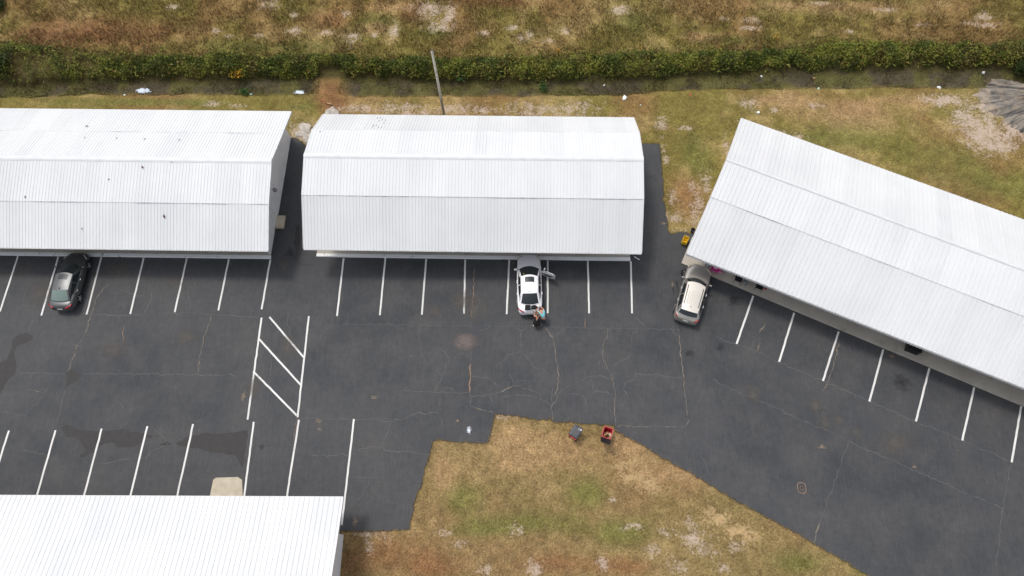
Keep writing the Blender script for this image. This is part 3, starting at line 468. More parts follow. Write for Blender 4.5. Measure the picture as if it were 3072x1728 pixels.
# ------------------------------------------------------------------ buildings
def panel_mesh(name, width, L, nrib, rh, rb, rt, mat):
    pit = width / nrib; xs = [(0.0, 0.0)]
    for i in range(nrib):
        c = pit * (i + .5); xs += [(c - rb / 2, 0), (c - rt / 2, rh), (c + rt / 2, rh), (c + rb / 2, 0)]
    xs.append((width, 0.0)); v = []; f = []
    for x, z in xs: v += [(x, 0, z), (x, L, z)]
    for i in range(len(xs) - 1): f.append((2 * i, 2 * i + 2, 2 * i + 3, 2 * i + 1))
    me = bpy.data.meshes.new(name); me.from_pydata(v, [], f); me.materials.append(mat); return me
ROOFS = {}
def building(label, org, ang, x0, x1, prof, rib, wall, group='white metal roofed storage buildings', capw=.22, gutter=True, valance=False, fascia=True, dirt=False):
    """prof: (depth, height) points from the front eave to the rear eave in the building's own frame; wall: (x0,x1,y0,y1)"""
    b = empty('metal_roofed_building', (org[0], org[1], 0), ang); tag(b, label, 'building', group)
    iE = Matrix.Translation((org[0], org[1], 0)) @ Matrix.Rotation(ang, 4, 'Z'); ROOFS[label] = (iE, prof, x0, x1)
    # walls: a closed shell that follows the roof line
    wx0, wx1, wy0, wy1 = wall; pr = [(y, z) for y, z in prof]
    def rz(y): return float(np.interp(y, [q[0] for q in pr], [q[1] for q in pr])) - .13
    ys = [wy0] + [q[0] for q in pr if wy0 < q[0] < wy1] + [wy1]; n = len(ys); v = []
    for x in (wx0, wx1):
        for y in ys: v.append((x, y, rz(y)))
        for y in ys: v.append((x, y, -.05))
    f = [];
    for i in range(n - 1):
        f += [(n + i, i, i + 1, n + i + 1), (2 * n + i, 3 * n + i, 3 * n + i + 1, 2 * n + i + 1), (i, 2 * n + i, 2 * n + i + 1, i + 1)]
    f += [(0, n, 3 * n, 2 * n), (n - 1, 3 * n - 1, 4 * n - 1, 2 * n - 1)]
    pyd('wall', v, f, M['wall'], b)
    # roof deck under the sheets
    m = len(prof); v = []
    for x in (x0 + .02, x1 - .02):
        for y, z in prof: v.append((x, y + (.03 if y == prof[0][0] else -.03 if y == prof[-1][0] else 0), z - .035))
        for y, z in prof: v.append((x, y + (.03 if y == prof[0][0] else -.03 if y == prof[-1][0] else 0), z - .115))
    f = []
    for i in range(m - 1):
        f += [(i, 2 * m + i, 2 * m + i + 1, i + 1), (m + i, m + i + 1, 3 * m + i + 1, 3 * m + i), (i, i + 1, m + i + 1, m + i), (2 * m + i, 3 * m + i, 3 * m + i + 1, 2 * m + i + 1)]
    f += [(0, m, 3 * m, 2 * m), (m - 1, 3 * m - 1, 4 * m - 1, 2 * m - 1)]
    roof = pyd('roof', v, f, M['deck'], b)
    PW = .9144; nr, rh, rb, rt, mt = (4, .019, .046, .020, 'roof9') if rib == 9 else (3, .025, .060, .024, 'roof12')
    if dirt: mt = 'roof9d'
    top = max(range(m), key=lambda i: prof[i][1]); npn = int(math.ceil((x1 - x0) / PW)); rr = random.Random(int(x1 * 10))
    for i in range(m - 1):
        (ya, za), (yb_, zb) = prof[i], prof[i + 1]; up = zb > za; L = math.hypot(yb_ - ya, zb - za); th = math.atan2(zb - za, yb_ - ya)
        lo = 0.0; hi = L
        if up: lo = -.06                      # each sheet laps over the one below it
        else: hi = L + .06
        me = panel_mesh('roof_panel', PW, hi - lo, nr, rh, rb, rt, M[mt]); ml = None
        for j in range(npn):
            w = min(PW, x1 - (x0 + j * PW))
            if w < PW - .01: me2 = panel_mesh('roof_panel', w, hi - lo, max(1, int(round(nr * w / PW))), rh, rb, rt, M[mt])
            else: me2 = me
            o = bpy.data.objects.new('roof_panel', me2); COL.objects.link(o); o.parent = roof
            lift = .012 * ((i if i < top else m - 2 - i)) + (.003 if j % 2 else 0.0)
            o.matrix_local = Matrix.Translation((x0 + j * PW, ya, za + lift)) @ Matrix.Rotation(th, 4, 'X') @ Matrix.Translation((0, lo, 0))
    for i in range(1, m - 1):                 # dark sealant and grime along each sheet lap
        if i == top or not gutter: continue
        y, z = prof[i]; sg = -1 if i < top else 1; sl = (prof[i][1] - prof[i - 1][1]) / (prof[i][0] - prof[i - 1][0]) if i < top else (prof[i + 1][1] - prof[i][1]) / (prof[i + 1][0] - prof[i][0])
        v = []; f = []; x = x0 + .02; r9 = random.Random(i * 7 + rib); h9 = .015
        while x < x1 - .02:
            h9 = max(.004, min(.05, h9 + r9.uniform(-.014, .014))); yc = y + sg * .075; kk = len(v)
            for dy in (-h9 / 2, h9 / 2): v.append((x, yc + dy, z + (yc + dy - y) * sl + rh * .5 + .022))
            if kk: f.append((kk - 2, kk, kk + 1, kk - 1))
            x += r9.uniform(.06, .3)
        pyd('lap_seam', v, f, M['seam'], roof)
    if capw:
        yr, zr = prof[top]; s1 = (prof[top - 1][1] - zr) / (prof[top - 1][0] - yr); s2 = (prof[top + 1][1] - zr) / (prof[top + 1][0] - yr); zc = zr + rh + .03
        v = []; f = []
        for x in (x0 - .03, x1 + .03):
            for yy, ss in ((-capw, s1), (-capw * .55, s1), (0, 0), (capw * .55, s2), (capw, s2)): v.append((x, yr + yy, zc + yy * ss + (.02 if abs(yy) < capw else -.02)))
        for i in range(4): f.append((i, 5 + i, 6 + i, i + 1))
        pyd('ridge_cap', v, f, M['cap'], roof)
    if fascia:                                # rake trim on both ends and the rear edge
        for xe in (x0 - .03, x1 + .005):
            v = []; f = []
            for y, z in prof: v += [(xe, y, z + rh + .012), (xe + .025, y, z + rh + .012), (xe + .025, y, z - .17), (xe, y, z - .17)]
            for i in range(m - 1):
                for e in range(4): f.append((4 * i + e, 4 * i + (e + 1) % 4, 4 * i + 4 + (e + 1) % 4, 4 * i + 4 + e))
            f += [(0, 3, 2, 1), (4 * m - 4, 4 * m - 3, 4 * m - 2, 4 * m - 1)]
            pyd('rake_trim', v, f, M['trim'], roof)
    if gutter:
        y0, z0 = prof[0]; g = MB(); L = x1 - x0; cx = (x0 + x1) / 2
        g.box((cx, y0 + .016, z0 - .07), (L, .01, .08)); g.box((cx, y0 - .03, z0 - .106), (L, .082, .01)); g.box((cx, y0 - .074, z0 - .07), (L, .010, .08)); g.box((cx, y0 - .080, z0 - .028), (L, .022, .010))
        gu = g.build('gutter', M['trim'], b)
        MB().box((cx, y0 - .03, z0 - .097), (L - .02, .074, .006)).build('gutter_shade', M['gutter_in'], gu)  # dark strip painted in for the shade inside the gutter
        st = MB().box((0, 0, 0), (.035, .11, .012)); sm = None; x = x0 + .4; rr2 = random.Random(3)
        while x < x1 - .1:
            if sm is None: o = st.build('gutter_strap', M['trim'], gu); sm = o
            else: o = sm.copy(); COL.objects.link(o)
            o.location = (x, y0 - .035, z0 - .014); x += rr2.uniform(.95, 1.3)
    if valance:
        y0, z0 = prof[0]; v = []; f = []; nst = int((x1 - x0) / .05)
        for i in range(nst + 1):
            x = x0 + .02 + i * .05; d = .012 * (1 if (i // 2) % 2 else -1); v += [(x, y0 + .05 + d, z0 - .10), (x, y0 + .05 + d, z0 - .52 + (.012 if (i // 2) % 2 else 0))]
            if i: f.append((2 * i - 2, 2 * i - 1, 2 * i + 1, 2 * i))
        pyd('valance', v, f, M['wall'], b)
    return b
def walkway(pts, white=None, org=None, ang=0, z=.14):
    w = sheet('walkway', pts, z, M['concrete'], thick=z + .05); tag(w, kind='structure'); return w
B1 = building('long white roofed building beside the charcoal sedan, dead leaves on its roof', (0, 0), 0, -47.3, -17.85, [(20.48, 3.1), (23.5, 4.4), (26.55, 5.15), (29.5, 4.05), (32.22, 3.1)], 9, (-47.1, -18.78, 24.75, 31.95), dirt=True)
B2 = building('white gambrel roofed building between two asphalt alleys behind the white sedan', (0, 0), 0, -15.37, 8.34, [(20.66, 3.1), (23.92, 5.0), (26.68, 5.7), (29.28, 4.95), (32.0, 3.1)], 9, (-14.95, 7.9, 24.2, 31.6))
B3 = building('white roofed building set at an angle behind the champagne estate car', (11.475, 20.74), math.radians(-23.8), 0.02, 31.2, [(0, 3.1), (3.75, 5.0), (6.5, 5.72), (12.36, 3.1)], 12, (.35, 30.9, 3.0, 12.0), capw=.11, valance=True)
B4 = building('white roofed building beside the concrete pad and its bare lawn', (-10.66, 0), .0128, -27.2, 0, [(-9.1, 3.2), (-5.3, 4.35), (-2.5, 4.75), (1.33, 3.75), (3.90, 3.2)], 12, (-26.9, -.52, -7.0, 1.9), gutter=False)
# walkways in front of the buildings
w1 = walkway([(-47.2, 21.46), (-18.82, 21.46), (-18.82, 24.75), (-47.2, 24.75)])
w2 = walkway([(-15.36, 21.68), (8.03, 21.68), (8.03, 24.2), (-15.36, 24.2)])
for w, xa, xb, y in ((w1, -47.2, -18.78, 21.46), (w2, -15.38, 8.05, 21.68)):
    n = 10
    for j in range(n):
        a = xa + (xb - xa) * j / n; b_ = xa + (xb - xa) * (j + 1) / n
        o = MB().box(((a + b_) / 2, y - .13, .05), (b_ - a - .006, .252, .2)).build('kerb_stone', M['kerbw'], w); bevel(o, .02, 2)
ca, sa = math.cos(math.radians(-23.8)), math.sin(math.radians(-23.8))
def b3(x, y, z=0.0): return Vector((11.475 + x * ca - y * sa, 20.74 + x * sa + y * ca, z))
f0 = P(2043, 791); f1 = P(*Z1(1550, 845, 1900, 650, 2.5156)); f2 = P(2924, 1160)
dd = (P(3060, 1216) - f0).normalized(); w3 = walkway([f0, f0 + dd * 24.75, b3(24.9, 3.0), b3(.1, 3.0)], z=.14)
# gable end of the first building: stoop, lamp, porch end screen
st = MB().box((-18.46, 24.25, .12), (.62, 1.05, .24)).build('stoop', M['pad'], None); bevel(st, .02); tag(st, kind='structure')
bl_ = empty('wall_lamp', (-18.78, 25.62, 2.7)); tag(bl_, 'grey flood lamp on a short arm on the gable wall', 'lamp')
MB().box((.03, 0, 0), (.05, .12, .16)).build('mount', M['lampmetal'], bl_)
MB().tube([(.03, 0, 0), (.3, 0, .03), (.45, 0, -.02)], .018, 6).build('arm', M['lampmetal'], bl_)
lh = MB().lathe([(.05, .12), (.14, .08), (.17, -.02), (.16, -.1)], (.5, 0, -.05), 'z', 16).build('lamp_head', M['lampmetal'], bl_, True)
MB().lathe([(.145, 0), (.12, .02)], (.5, 0, -.172), 'z', 16).build('lens', M['lensg'], lh)
for xa in (-18.80,):
    pr = [(20.7, 3.05), (23.5, 4.25), (24.7, 4.55)]
    v = [(xa, 21.5, .14), (xa, 24.73, .14), (xa, 24.73, 4.35), (xa, 23.5, 4.2), (xa, 21.5, 3.35)]; v += [(q[0] - .05, q[1], q[2]) for q in v]
    pyd('porch_end_screen', v, [(0, 1, 2, 3, 4), (9, 8, 7, 6, 5)] + [(i, i + 5, (i + 1) % 5 + 5, (i + 1) % 5) for i in range(5)], M['wall'], B1)
    MB().box((xa + .012, 24.3, 1.1), (.02, .9, 1.9)).build('door', M['trim'], B1)
# roof helpers: where a pixel meets a roof
def on_roof(label, px, py, lift=.03):
    E, prof, x0, x1 = ROOFS[label]; Ei = E.inverted(); w = ray(px, py); best = None
    for t in np.linspace(38, 60, 2201):
        q = Ei @ Vector((w[0] * t, w[1] * t, H + w[2] * t))
        if prof[0][0] <= q.y <= prof[-1][0]:
            z = float(np.interp(q.y, [a[0] for a in prof], [a[1] for a in prof]))
            if q.z <= z + lift:
                i = max(0, min(len(prof) - 2, int(np.searchsorted([a[0] for a in prof], q.y)) - 1)); s = math.atan2(prof[i + 1][1] - prof[i][1], prof[i + 1][0] - prof[i][0])
                return E @ Vector((q.x, q.y, z + lift)), s
    return None
L1 = 'long white roofed building beside the charcoal sedan, dead leaves on its roof'
def leaf(loc, tilt, size, rz, mat, label):
    v = []; f = []; n = 7; r = random.Random(int(rz * 100))
    for i in range(n):
        t = i / (n - 1); w = size * .38 * math.sin(math.pi * min(1, t * 1.05 + .02)) * (1.2 if i % 2 else .75); y = (t - .5) * size * 2; z = .03 + .05 * (t - .5) ** 2 * 4 * size * 3
        v += [(-w, y, z + w * .5), (0, y, z), (w, y, z + w * .35)]
        if i: f += [(3 * i - 3, 3 * i - 2, 3 * i + 1, 3 * i), (3 * i - 2, 3 * i - 1, 3 * i + 2, 3 * i + 1)]
    o = pyd('dead_leaf', v, f, M[mat]); o.modifiers.new('t', 'SOLIDIFY').thickness = .006
    o.matrix_world = Matrix.Translation(loc) @ Matrix.Rotation(tilt, 4, 'X') @ Matrix.Rotation(rz, 4, 'Z'); return tag(o, label, 'leaf', 'dead leaves on the roof')
for i, (a, b, s, rz, mt, lb) in enumerate([(1240, 1003, .19, .2, 'brown', 'large dark red dead leaf low on the front slope above the parking bays'), (1077, 633, .17, .6, 'brown', 'dark red dead leaf just below the ridge cap on the front slope'), (655, 325, .17, 1.7, 'olive', 'dead twig lying across the sheet lap of the rear slope'), (640, 410, .11, .9, 'olive', 'small forked twig on the rear slope below the twig on the lap'), (883, 415, .11, -.3, 'brown', 'small brown dead leaf on the rear slope next to the forked twig'), (1095, 422, .13, -.8, 'brown', 'pointed brown dead leaf midway along the leaf row on the rear slope'), (1355, 428, .12, -.6, 'olive', 'curled grey leaf on the rear slope nearest the gable lamp end'), (823, 725, .10, -1.0, 'olive', 'small grey leaf on the upper front slope, alone between ridge and lap'), (192, 857, .13, .1, 'olive', 'curled twig just above the front lap over the charcoal sedan'), (620, 1097, .10, .1, 'olive', 'thin twig low on the front slope beside no other leaf'), (1297, 595, .09, .6, 'olive', 'tiny twig tucked against the ridge cap')]):
    h = on_roof(L1, a / 2.5156, 250 + b / 2.5156, .028)
    if h: leaf(h[0], h[1], s * .8, rz, mt, lb)
# dark repair dots on the middle roof
L2 = 'white gambrel roofed building between two asphalt alleys behind the white sedan'
for a, b in [(1517, 128), (1565, 128), (1543, 172), (1597, 158), (1642, 163), (1622, 208), (1455, 243), (1497, 248), (1440, 270), (1533, 278), (1583, 273), (592, 347)]:
    h = on_roof(L2, 850 + a / 5.367, 330 + b / 5.367, .035)
    if h:
        o = MB().lathe([(.045, 0), (.038, .012)], (0, 0, 0), 'z', 8).build('sealant_dab', M['shorts'], B2); o.matrix_world = Matrix.Translation(h[0]) @ Matrix.Rotation(h[1], 4, 'X')
#@@OBJECTS
# ------------------------------------------------------------------ grass and weeds
BUILT = [np.array([[-47.4, 21.4], [-18.7, 21.4], [-18.7, 32.0], [-47.4, 32.0]]), np.array([[-15.4, 21.4], [8.1, 21.4], [8.1, 31.7], [-15.4, 31.7]]),
         np.array([[q.x, q.y] for q in (b3(.1, .4), b3(31, .4), b3(31, 12.1), b3(.1, 12.1))]), np.array([[-38, -9], [-11.1, -9], [-11.1, 4], [-38, 4]])]
def free(x, y, lotgap=None):
    m = ~inpoly(x, y, LOTA)
    for q in BUILT: m &= ~inpoly(x, y, q)
    return m
def blades(name, x, y, L, Wd, lean, colr, bend=0.0, z0=None):
    n = len(x); a = rng.random(n) * 2 * np.pi; z = gz(x, y) if z0 is None else z0
    la = rng.random(n) * 2 * np.pi; ll = np.abs(rng.normal(0, 1, n)) * lean
    dx = np.cos(la) * ll; dy = np.sin(la) * ll; dz = np.sqrt(np.clip(1 - np.minimum(ll, .96) ** 2, .05, 1)); nn = np.sqrt(dx ** 2 + dy ** 2 + dz ** 2)
    bx = np.cos(a) * Wd / 2; by = np.sin(a) * Wd / 2
    v = np.empty((n, 3, 3)); v[:, 0] = np.c_[x - bx, y - by, z - .01]; v[:, 1] = np.c_[x + bx, y + by, z - .01]; v[:, 2] = np.c_[x + dx / nn * L, y + dy / nn * L, z + dz / nn * L]
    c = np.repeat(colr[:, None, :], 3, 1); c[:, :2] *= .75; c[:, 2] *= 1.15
    o = fromnp(name, v.reshape(-1, 3), np.arange(3 * n).reshape(n, 3), M['blade'], cols=np.clip(c.reshape(-1, 3), 0, 1)); return tag(o, kind='stuff')
def tint(c, lo=.6, hi=1.5, straw=.25):
    n = len(c); k = rng.uniform(lo, hi, (n, 1)); s = (rng.random((n, 1)) < straw) * rng.uniform(.3, .9, (n, 1)); return (c * (1 - s) + C_STRAW * s) * k
# rough field beyond the ditch
n = 260000; x = rng.uniform(-49, 48, n); y = rng.uniform(38, 51, n); c, s = gcol(x, y, False)
cl = fbm(x, y, 1.1, 71); keep = (y > yt(x) - .4) & (rng.random(n) > s * .85) & (rng.random(n) < .25 + 1.1 * sstep(.35, .6, cl)); x, y, c, cl = x[keep], y[keep], c[keep], cl[keep]
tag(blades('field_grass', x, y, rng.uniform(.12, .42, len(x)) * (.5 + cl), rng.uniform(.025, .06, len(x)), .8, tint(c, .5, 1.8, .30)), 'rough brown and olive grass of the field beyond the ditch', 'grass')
# grass between the ditch and the buildings
n = 130000; x = rng.uniform(-49, 48, n); y = rng.uniform(14, 38.6, n); c, s = gcol(x, y, False)
keep = (y < yb(x) + .5) & (rng.random(n) > s * .82) & free(x, y); x, y, c = x[keep], y[keep], c[keep]
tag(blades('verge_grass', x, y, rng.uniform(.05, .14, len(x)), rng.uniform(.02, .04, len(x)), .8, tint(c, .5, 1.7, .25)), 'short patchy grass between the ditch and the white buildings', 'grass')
# lawn
n = 150000; x = rng.uniform(-12, 30, n); y = rng.uniform(-4, 13, n); c, s = gcol(x, y, False)
keep = (rng.random(n) > s * .8) & free(x, y); x, y, c = x[keep], y[keep], c[keep]
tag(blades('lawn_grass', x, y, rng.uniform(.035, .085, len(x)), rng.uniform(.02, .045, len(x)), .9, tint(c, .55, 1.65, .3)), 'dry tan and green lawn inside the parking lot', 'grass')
# ragged tufts along the asphalt edge
e = np.array([[q.x, q.y] for q in LOT]); nx_ = np.roll(e, -1, 0); t = rng.random((len(e), 22, 1)); q = (e[:, None] * (1 - t) + nx_[:, None] * t).reshape(-1, 2) + rng.normal(0, .035, (len(e) * 22, 2))
m = (np.abs(q[:, 0]) < 48) & (q[:, 1] < 34) & (q[:, 1] > -4); q = q[m]; ok = np.ones(len(q), bool)
for bq in BUILT: ok &= ~inpoly(q[:, 0], q[:, 1], bq)
q = q[ok]; c, s = gcol(q[:, 0], q[:, 1], False)
tag(blades('edge_grass', q[:, 0], q[:, 1], rng.uniform(.05, .15, len(q)), rng.uniform(.018, .035, len(q)), .9, tint(c * 1.1, .7, 1.4, .4), z0=np.zeros(len(q))), 'dry grass tufts creeping over the asphalt edge', 'grass')
# ditch vegetation
n = 70000; x = rng.uniform(-49, 48, n); a = yb(x); b = yw(x); y = a + .1 + (b - a + .6) * rng.random(n); g = fbm(x, y, 1.3, 81)
keep = (rng.random(n) < sstep(.40, .62, g) * .9 + .10) & (np.abs(x - xc) > .8); x, y, g = x[keep], y[keep], g[keep]
c = np.array([.095, .085, .034]) * np.ones((len(x), 1)); w = sstep(.5, .75, fbm(x, y, .9, 91))[:, None]; c = c * (1 - w) + np.array([.085, .12, .02]) * w
tag(blades('ditch_grass', x, y, rng.uniform(.06, .22, len(x)), rng.uniform(.02, .05, len(x)), .7, tint(c, .5, 1.5, .12)), 'low marsh grass growing in the muddy ditch', 'grass')
def leaves(name, x, y, z, size, col, up=.5, mat='leaf', parent=None, wid=.26):
    n = len(x); d = rng.normal(0, 1, (n, 3)); d[:, 2] = d[:, 2] * .5 + up * rng.random(n); d /= np.linalg.norm(d, axis=1)[:, None]
    r = rng.normal(0, 1, (n, 3)); s = np.cross(d, r); s /= np.linalg.norm(s, axis=1)[:, None]
    p = np.c_[x, y, z]; L = size[:, None]; v = np.empty((n, 4, 3)); v[:, 0] = p; v[:, 1] = p + d * L * .5 + s * L * wid; v[:, 2] = p + d * L; v[:, 3] = p + d * L * .5 - s * L * wid
    return fromnp(name, v.reshape(-1, 3), np.arange(4 * n).reshape(n, 4), M[mat], parent, cols=np.repeat(col[:, None], 4, 1).reshape(-1, 3))
# weeds on the far bank: one continuous thicket
n = 120000; x = rng.uniform(-49, 48, n); a = yw(x) + .55 + 1.1 * (fbm(x, x * 0, 1.3, 151) - .5); b = yt(x) - .55 + 1.6 * (fbm(x, x * 0 + 5, 1.8, 161) - .5); u = rng.random(n); y = a + (b - a) * u
hgt = .28 + .92 * sstep(.25, .8, fbm(x, y, 1.5, 101)) + .45 * (fbm(x, y, .5, 111) - .3); hgt *= sstep(0, .12, u) * .5 + .5; hgt *= 1 - .55 * sstep(.75, 1, u)
gap = fbm(x, y, 2.8, 121); keep = (gap > .22 + .05 * rng.random(n)) & ((np.abs(x - xc) > 1.0) | (u > .45)) & ((x > P(380, 200).x) | (fbm(x, y, 2.0, 125) > .42)); x, y, u, hgt = x[keep], y[keep], u[keep], hgt[keep]
t = rng.random(len(x)) ** .55; z = gz(x, y) + hgt * t
m = fbm(x, y, .9, 131); k1 = sstep(.42, .68, m)[:, None]; c = np.array([.068, .088, .018]) * (1 - k1) + np.array([.180, .195, .034]) * k1
k2 = (sstep(.55, .75, fbm(x, y, 1.3, 141)) * .65)[:, None]; c = c * (1 - k2) + np.array([.125, .095, .032]) * k2
c = c * rng.uniform(.5, 1.5, (len(x), 1)) * (.45 + .75 * t)[:, None] ** .0; yl = rng.random(len(x)) < .035; c[yl] = np.array([.26, .25, .03]) * rng.uniform(.6, 1.1, (yl.sum(), 1))
tag(tag(leaves('weed_thicket', x, y, z, rng.uniform(.07, .20, len(x)), c), kind='stuff'), 'dense dark green weeds along the far bank of the ditch', 'weeds')
n = 46000; x = rng.uniform(-49, 48, n); u = rng.random(n); y = yt(x) - 1.3 + 2.6 * u + 1.6 * (fbm(x, x * 0 + 5, 1.8, 161) - .5); keep = (rng.random(n) < (1 - u) ** 1.3) & (fbm(x, y, 1.1, 181) > .38 + .25 * u); x, y, u = x[keep], y[keep], u[keep]
z = gz(x, y) + rng.random(len(x)) * (.45 - .3 * u); c = np.array([.115, .115, .026]) * rng.uniform(.5, 1.5, (len(x), 1))
tag(tag(leaves('weed_fringe', x, y, z, rng.uniform(.08, .22, len(x)), c), kind='stuff'), 'low ragged weeds where the thicket fades into the field grass', 'weeds')
n = 15000; x = rng.uniform(-49, 48, n); a = yw(x) + .3; b = yt(x) - .3; y = a + (b - a) * rng.random(n); keep = (fbm(x, y, .8, 191) > .5) & (np.abs(x - xc) > 1.2); x, y = x[keep], y[keep]
c = np.array([.16, .165, .03]) * rng.uniform(.5, 1.5, (len(x), 1)); br = rng.random(len(x)) < .25; c[br] = np.array([.20, .13, .04]) * rng.uniform(.6, 1.2, (br.sum(), 1))
tag(tag(leaves('fern_fronds', x, y, gz(x, y) + rng.uniform(.35, 1.05, len(x)), rng.uniform(.18, .40, len(x)), c, .2, wid=.11), kind='stuff'), 'long yellow green fronds sticking out of the weed thicket', 'weeds')
# single plants that stand out of the thicket
def plant(name, px, py, h, r, cols, nl, label, cat, group=None, size=(.08, .2), stems=7):
    q = P(px, py); zg = float(gz([q.x], [q.y])[0]); t = empty(name, (q.x, q.y, zg)); tag(t, label, cat, group); mb = MB(); rr = random.Random(int(px))
    tips = []
    for i in range(stems):
        a = rr.uniform(0, 6.28); d = rr.uniform(.2, 1) * r; tp = Vector((math.cos(a) * d, math.sin(a) * d, h * rr.uniform(.7, 1.05))); tips.append(tp); mb.tube([(0, 0, -.02), tp * .5 + Vector((0, 0, h * .12)), tp], [.012, .009, .004], 4)
    mb.build('stem', M['olive'], t); i = rng.integers(0, stems, nl); s = rng.random(nl) ** .6; T = np.array([list(q) for q in tips])[i]; p = T * s[:, None] + rng.normal(0, .06 + .10 * r, (nl, 3)) * [1, 1, .5]; p[:, 2] = np.abs(p[:, 2])
    cc = np.array(cols)[rng.integers(0, len(cols), nl)] * rng.uniform(.7, 1.3, (nl, 1)); leaves('foliage', p[:, 0], p[:, 1], p[:, 2], rng.uniform(*size, nl), cc, .6, parent=t); return t
Y1 = [(.42, .25, .015), (.36, .17, .012), (.20, .16, .02), (.10, .11, .02)]
plant('fern_clump', 716, 222, .8, .75, Y1, 420, 'orange yellow fern clump glowing in the dark green weeds', 'plant', None, (.10, .24), 14)
for i, (a, b, lb) in enumerate([(1675, 160, 'small cluster of orange wildflowers at the top edge of the weeds behind the pole'), (2330, 118, 'loose orange wildflowers out in the open field grass'), (2395, 165, 'yellow orange wildflowers among weeds above a white ditch bag'), (2112, 172, 'yellow wildflower spray beside dark weeds beyond the angled roof'), (1920, 152, 'single bright orange wildflower at the top edge of the weeds'), (1560, 200, 'faded orange flower heads inside the weed thicket behind the pole')]):
    plant('wildflower', a, b, .55, .3, [(.62, .34, .01), (.60, .24, .01), (.12, .14, .02)], 60, lb, 'flowers', None, (.05, .10), 5)
for i, (a, b, lb) in enumerate([(1375, 232, 'blue green bushy weed beside the leaning pole over the ditch'), (1630, 255, 'bright green leafy weed hanging into the ditch behind the middle roof'), (735, 280, 'bright green weed on the near ditch bank by pale litter'), (1470, 190, 'broad deep green shrub standing up from the weed thicket')]):
    plant('leafy_weed', a, b, .6, .55, [(.05, .10, .025), (.08, .14, .03), (.04, .07, .02)], 260, lb, 'plant', None, (.09, .2), 9)
for i, (a, b, h, r, lb) in enumerate([(15, 190, 1.7, 1.3, 'dark green shrub at the end of the weed thicket by the ditch'), (0, -8, .8, 1.6, 'dark green shrub out in the rusty brown field corner'), (3068, 185, 1.3, 1.1, 'dark shrub at the ditch bank across from the big tree roots')]):
    plant('shrub', a, b + 20, h, r, [(.018, .030, .008), (.030, .045, .010), (.045, .06, .014)], 1500, lb, 'shrub', None, (.10, .26), 16)

# ------------------------------------------------------------------ big tree whose roots enter the picture
tq = P(3165, 305); tz = float(gz([tq.x], [tq.y])[0]); tree = empty('oak_tree', (tq.x, tq.y, tz - .3)); tag(tree, 'big grey barked tree with long exposed roots on sandy ground', 'tree')
mb = MB(); n = 28; prof = [(2.0, 0), (1.45, .5), (1.1, 1.2), (.95, 2.6), (.86, 4.5), (.7, 6.5)]; v = []; f = []
for j, (r, h) in enumerate(prof):
    for i in range(n):
        a = 2 * math.pi * i / n; rr_ = r * (1 + (.16 if j < 3 else .05) * math.sin(a * 7 + 1.3) + .06 * math.sin(a * 13)); v.append((math.cos(a) * rr_, math.sin(a) * rr_, h))
for j in range(len(prof) - 1):
    for i in range(n): f.append((j * n + i, j * n + (i + 1) % n, (j + 1) * n + (i + 1) % n, (j + 1) * n + i))
pyd('trunk', v, f, M['bark'], tree, True); rr = random.Random(5)
def flare():
    na, nr_ = 150, 46; v = []; f = []
    for i in range(na):
        a_ = math.radians(118 + 142 * i / (na - 1))
        for j in range(nr_):
            s_ = j / (nr_ - 1); d = 1.0 + 5.9 * s_; aa = a_ + .10 * math.sin(d * 1.1 + i * .03); xx = tq.x + math.cos(aa) * d * 1.05; yy = tq.y + math.sin(aa) * d * .62
            rg = 1 - abs(2 * float(vnoise(aa * 11, d * .35, 1.0, 171)) - 1); rg2 = 1 - abs(2 * float(vnoise(aa * 27, d * .8, 1.0, 172)) - 1); ed = min(1, (i / 12), (na - 1 - i) / 12)
            en = .75 + .5 * float(vnoise(aa * 6, 3.3, 1.0, 174)); h = (.70 * (1 - s_) ** 1.4 + .10) * (.62 + .38 * rg ** 2) + .13 * rg2 ** 2 * (1 - .6 * s_) + .06 * float(vnoise(xx, yy, .22, 173)) - .06 - .55 * max(0, s_ - .55 * en) - .5 * (1 - ed)
            v.append((xx - tq.x, yy - tq.y, float(gz([xx], [yy])[0]) - tz + .3 + h))
            if i and j: f.append(((i - 1) * nr_ + j - 1, i * nr_ + j - 1, i * nr_ + j, (i - 1) * nr_ + j))
    return pyd('root_flare', v, f, M['root'], tree, True)
flare()
for i in range(6):
    a = math.radians(-70 + i * 30 + rr.uniform(-10, 10)); d = rr.uniform(2.5, 4); MB().tube([(0, 0, 5.8), (math.cos(a) * d * .5, math.sin(a) * d * .5, 7.6), (math.cos(a) * d, math.sin(a) * d, 9.6)], [.42, .26, .1], 7).build('limb', M['bark'], tree, True)
nl = 9000; th = rng.random(nl) * 6.28; cz = rng.uniform(-1, 1, nl); rd = rng.random(nl) ** .4; cl = rng.integers(0, 16, nl); cen = np.c_[rng.uniform(.5, 5.5, 16), rng.uniform(-4, 4, 16), rng.uniform(8, 11.5, 16)]
p = cen[cl] + (rd * 1.5)[:, None] * np.c_[np.cos(th) * np.sqrt(1 - cz ** 2), np.sin(th) * np.sqrt(1 - cz ** 2), cz * .8]
leaves('crown', p[:, 0], p[:, 1], p[:, 2], rng.uniform(.15, .35, nl), np.array([.03, .05, .012]) * rng.uniform(.6, 1.6, (nl, 1)), .4, parent=tree)

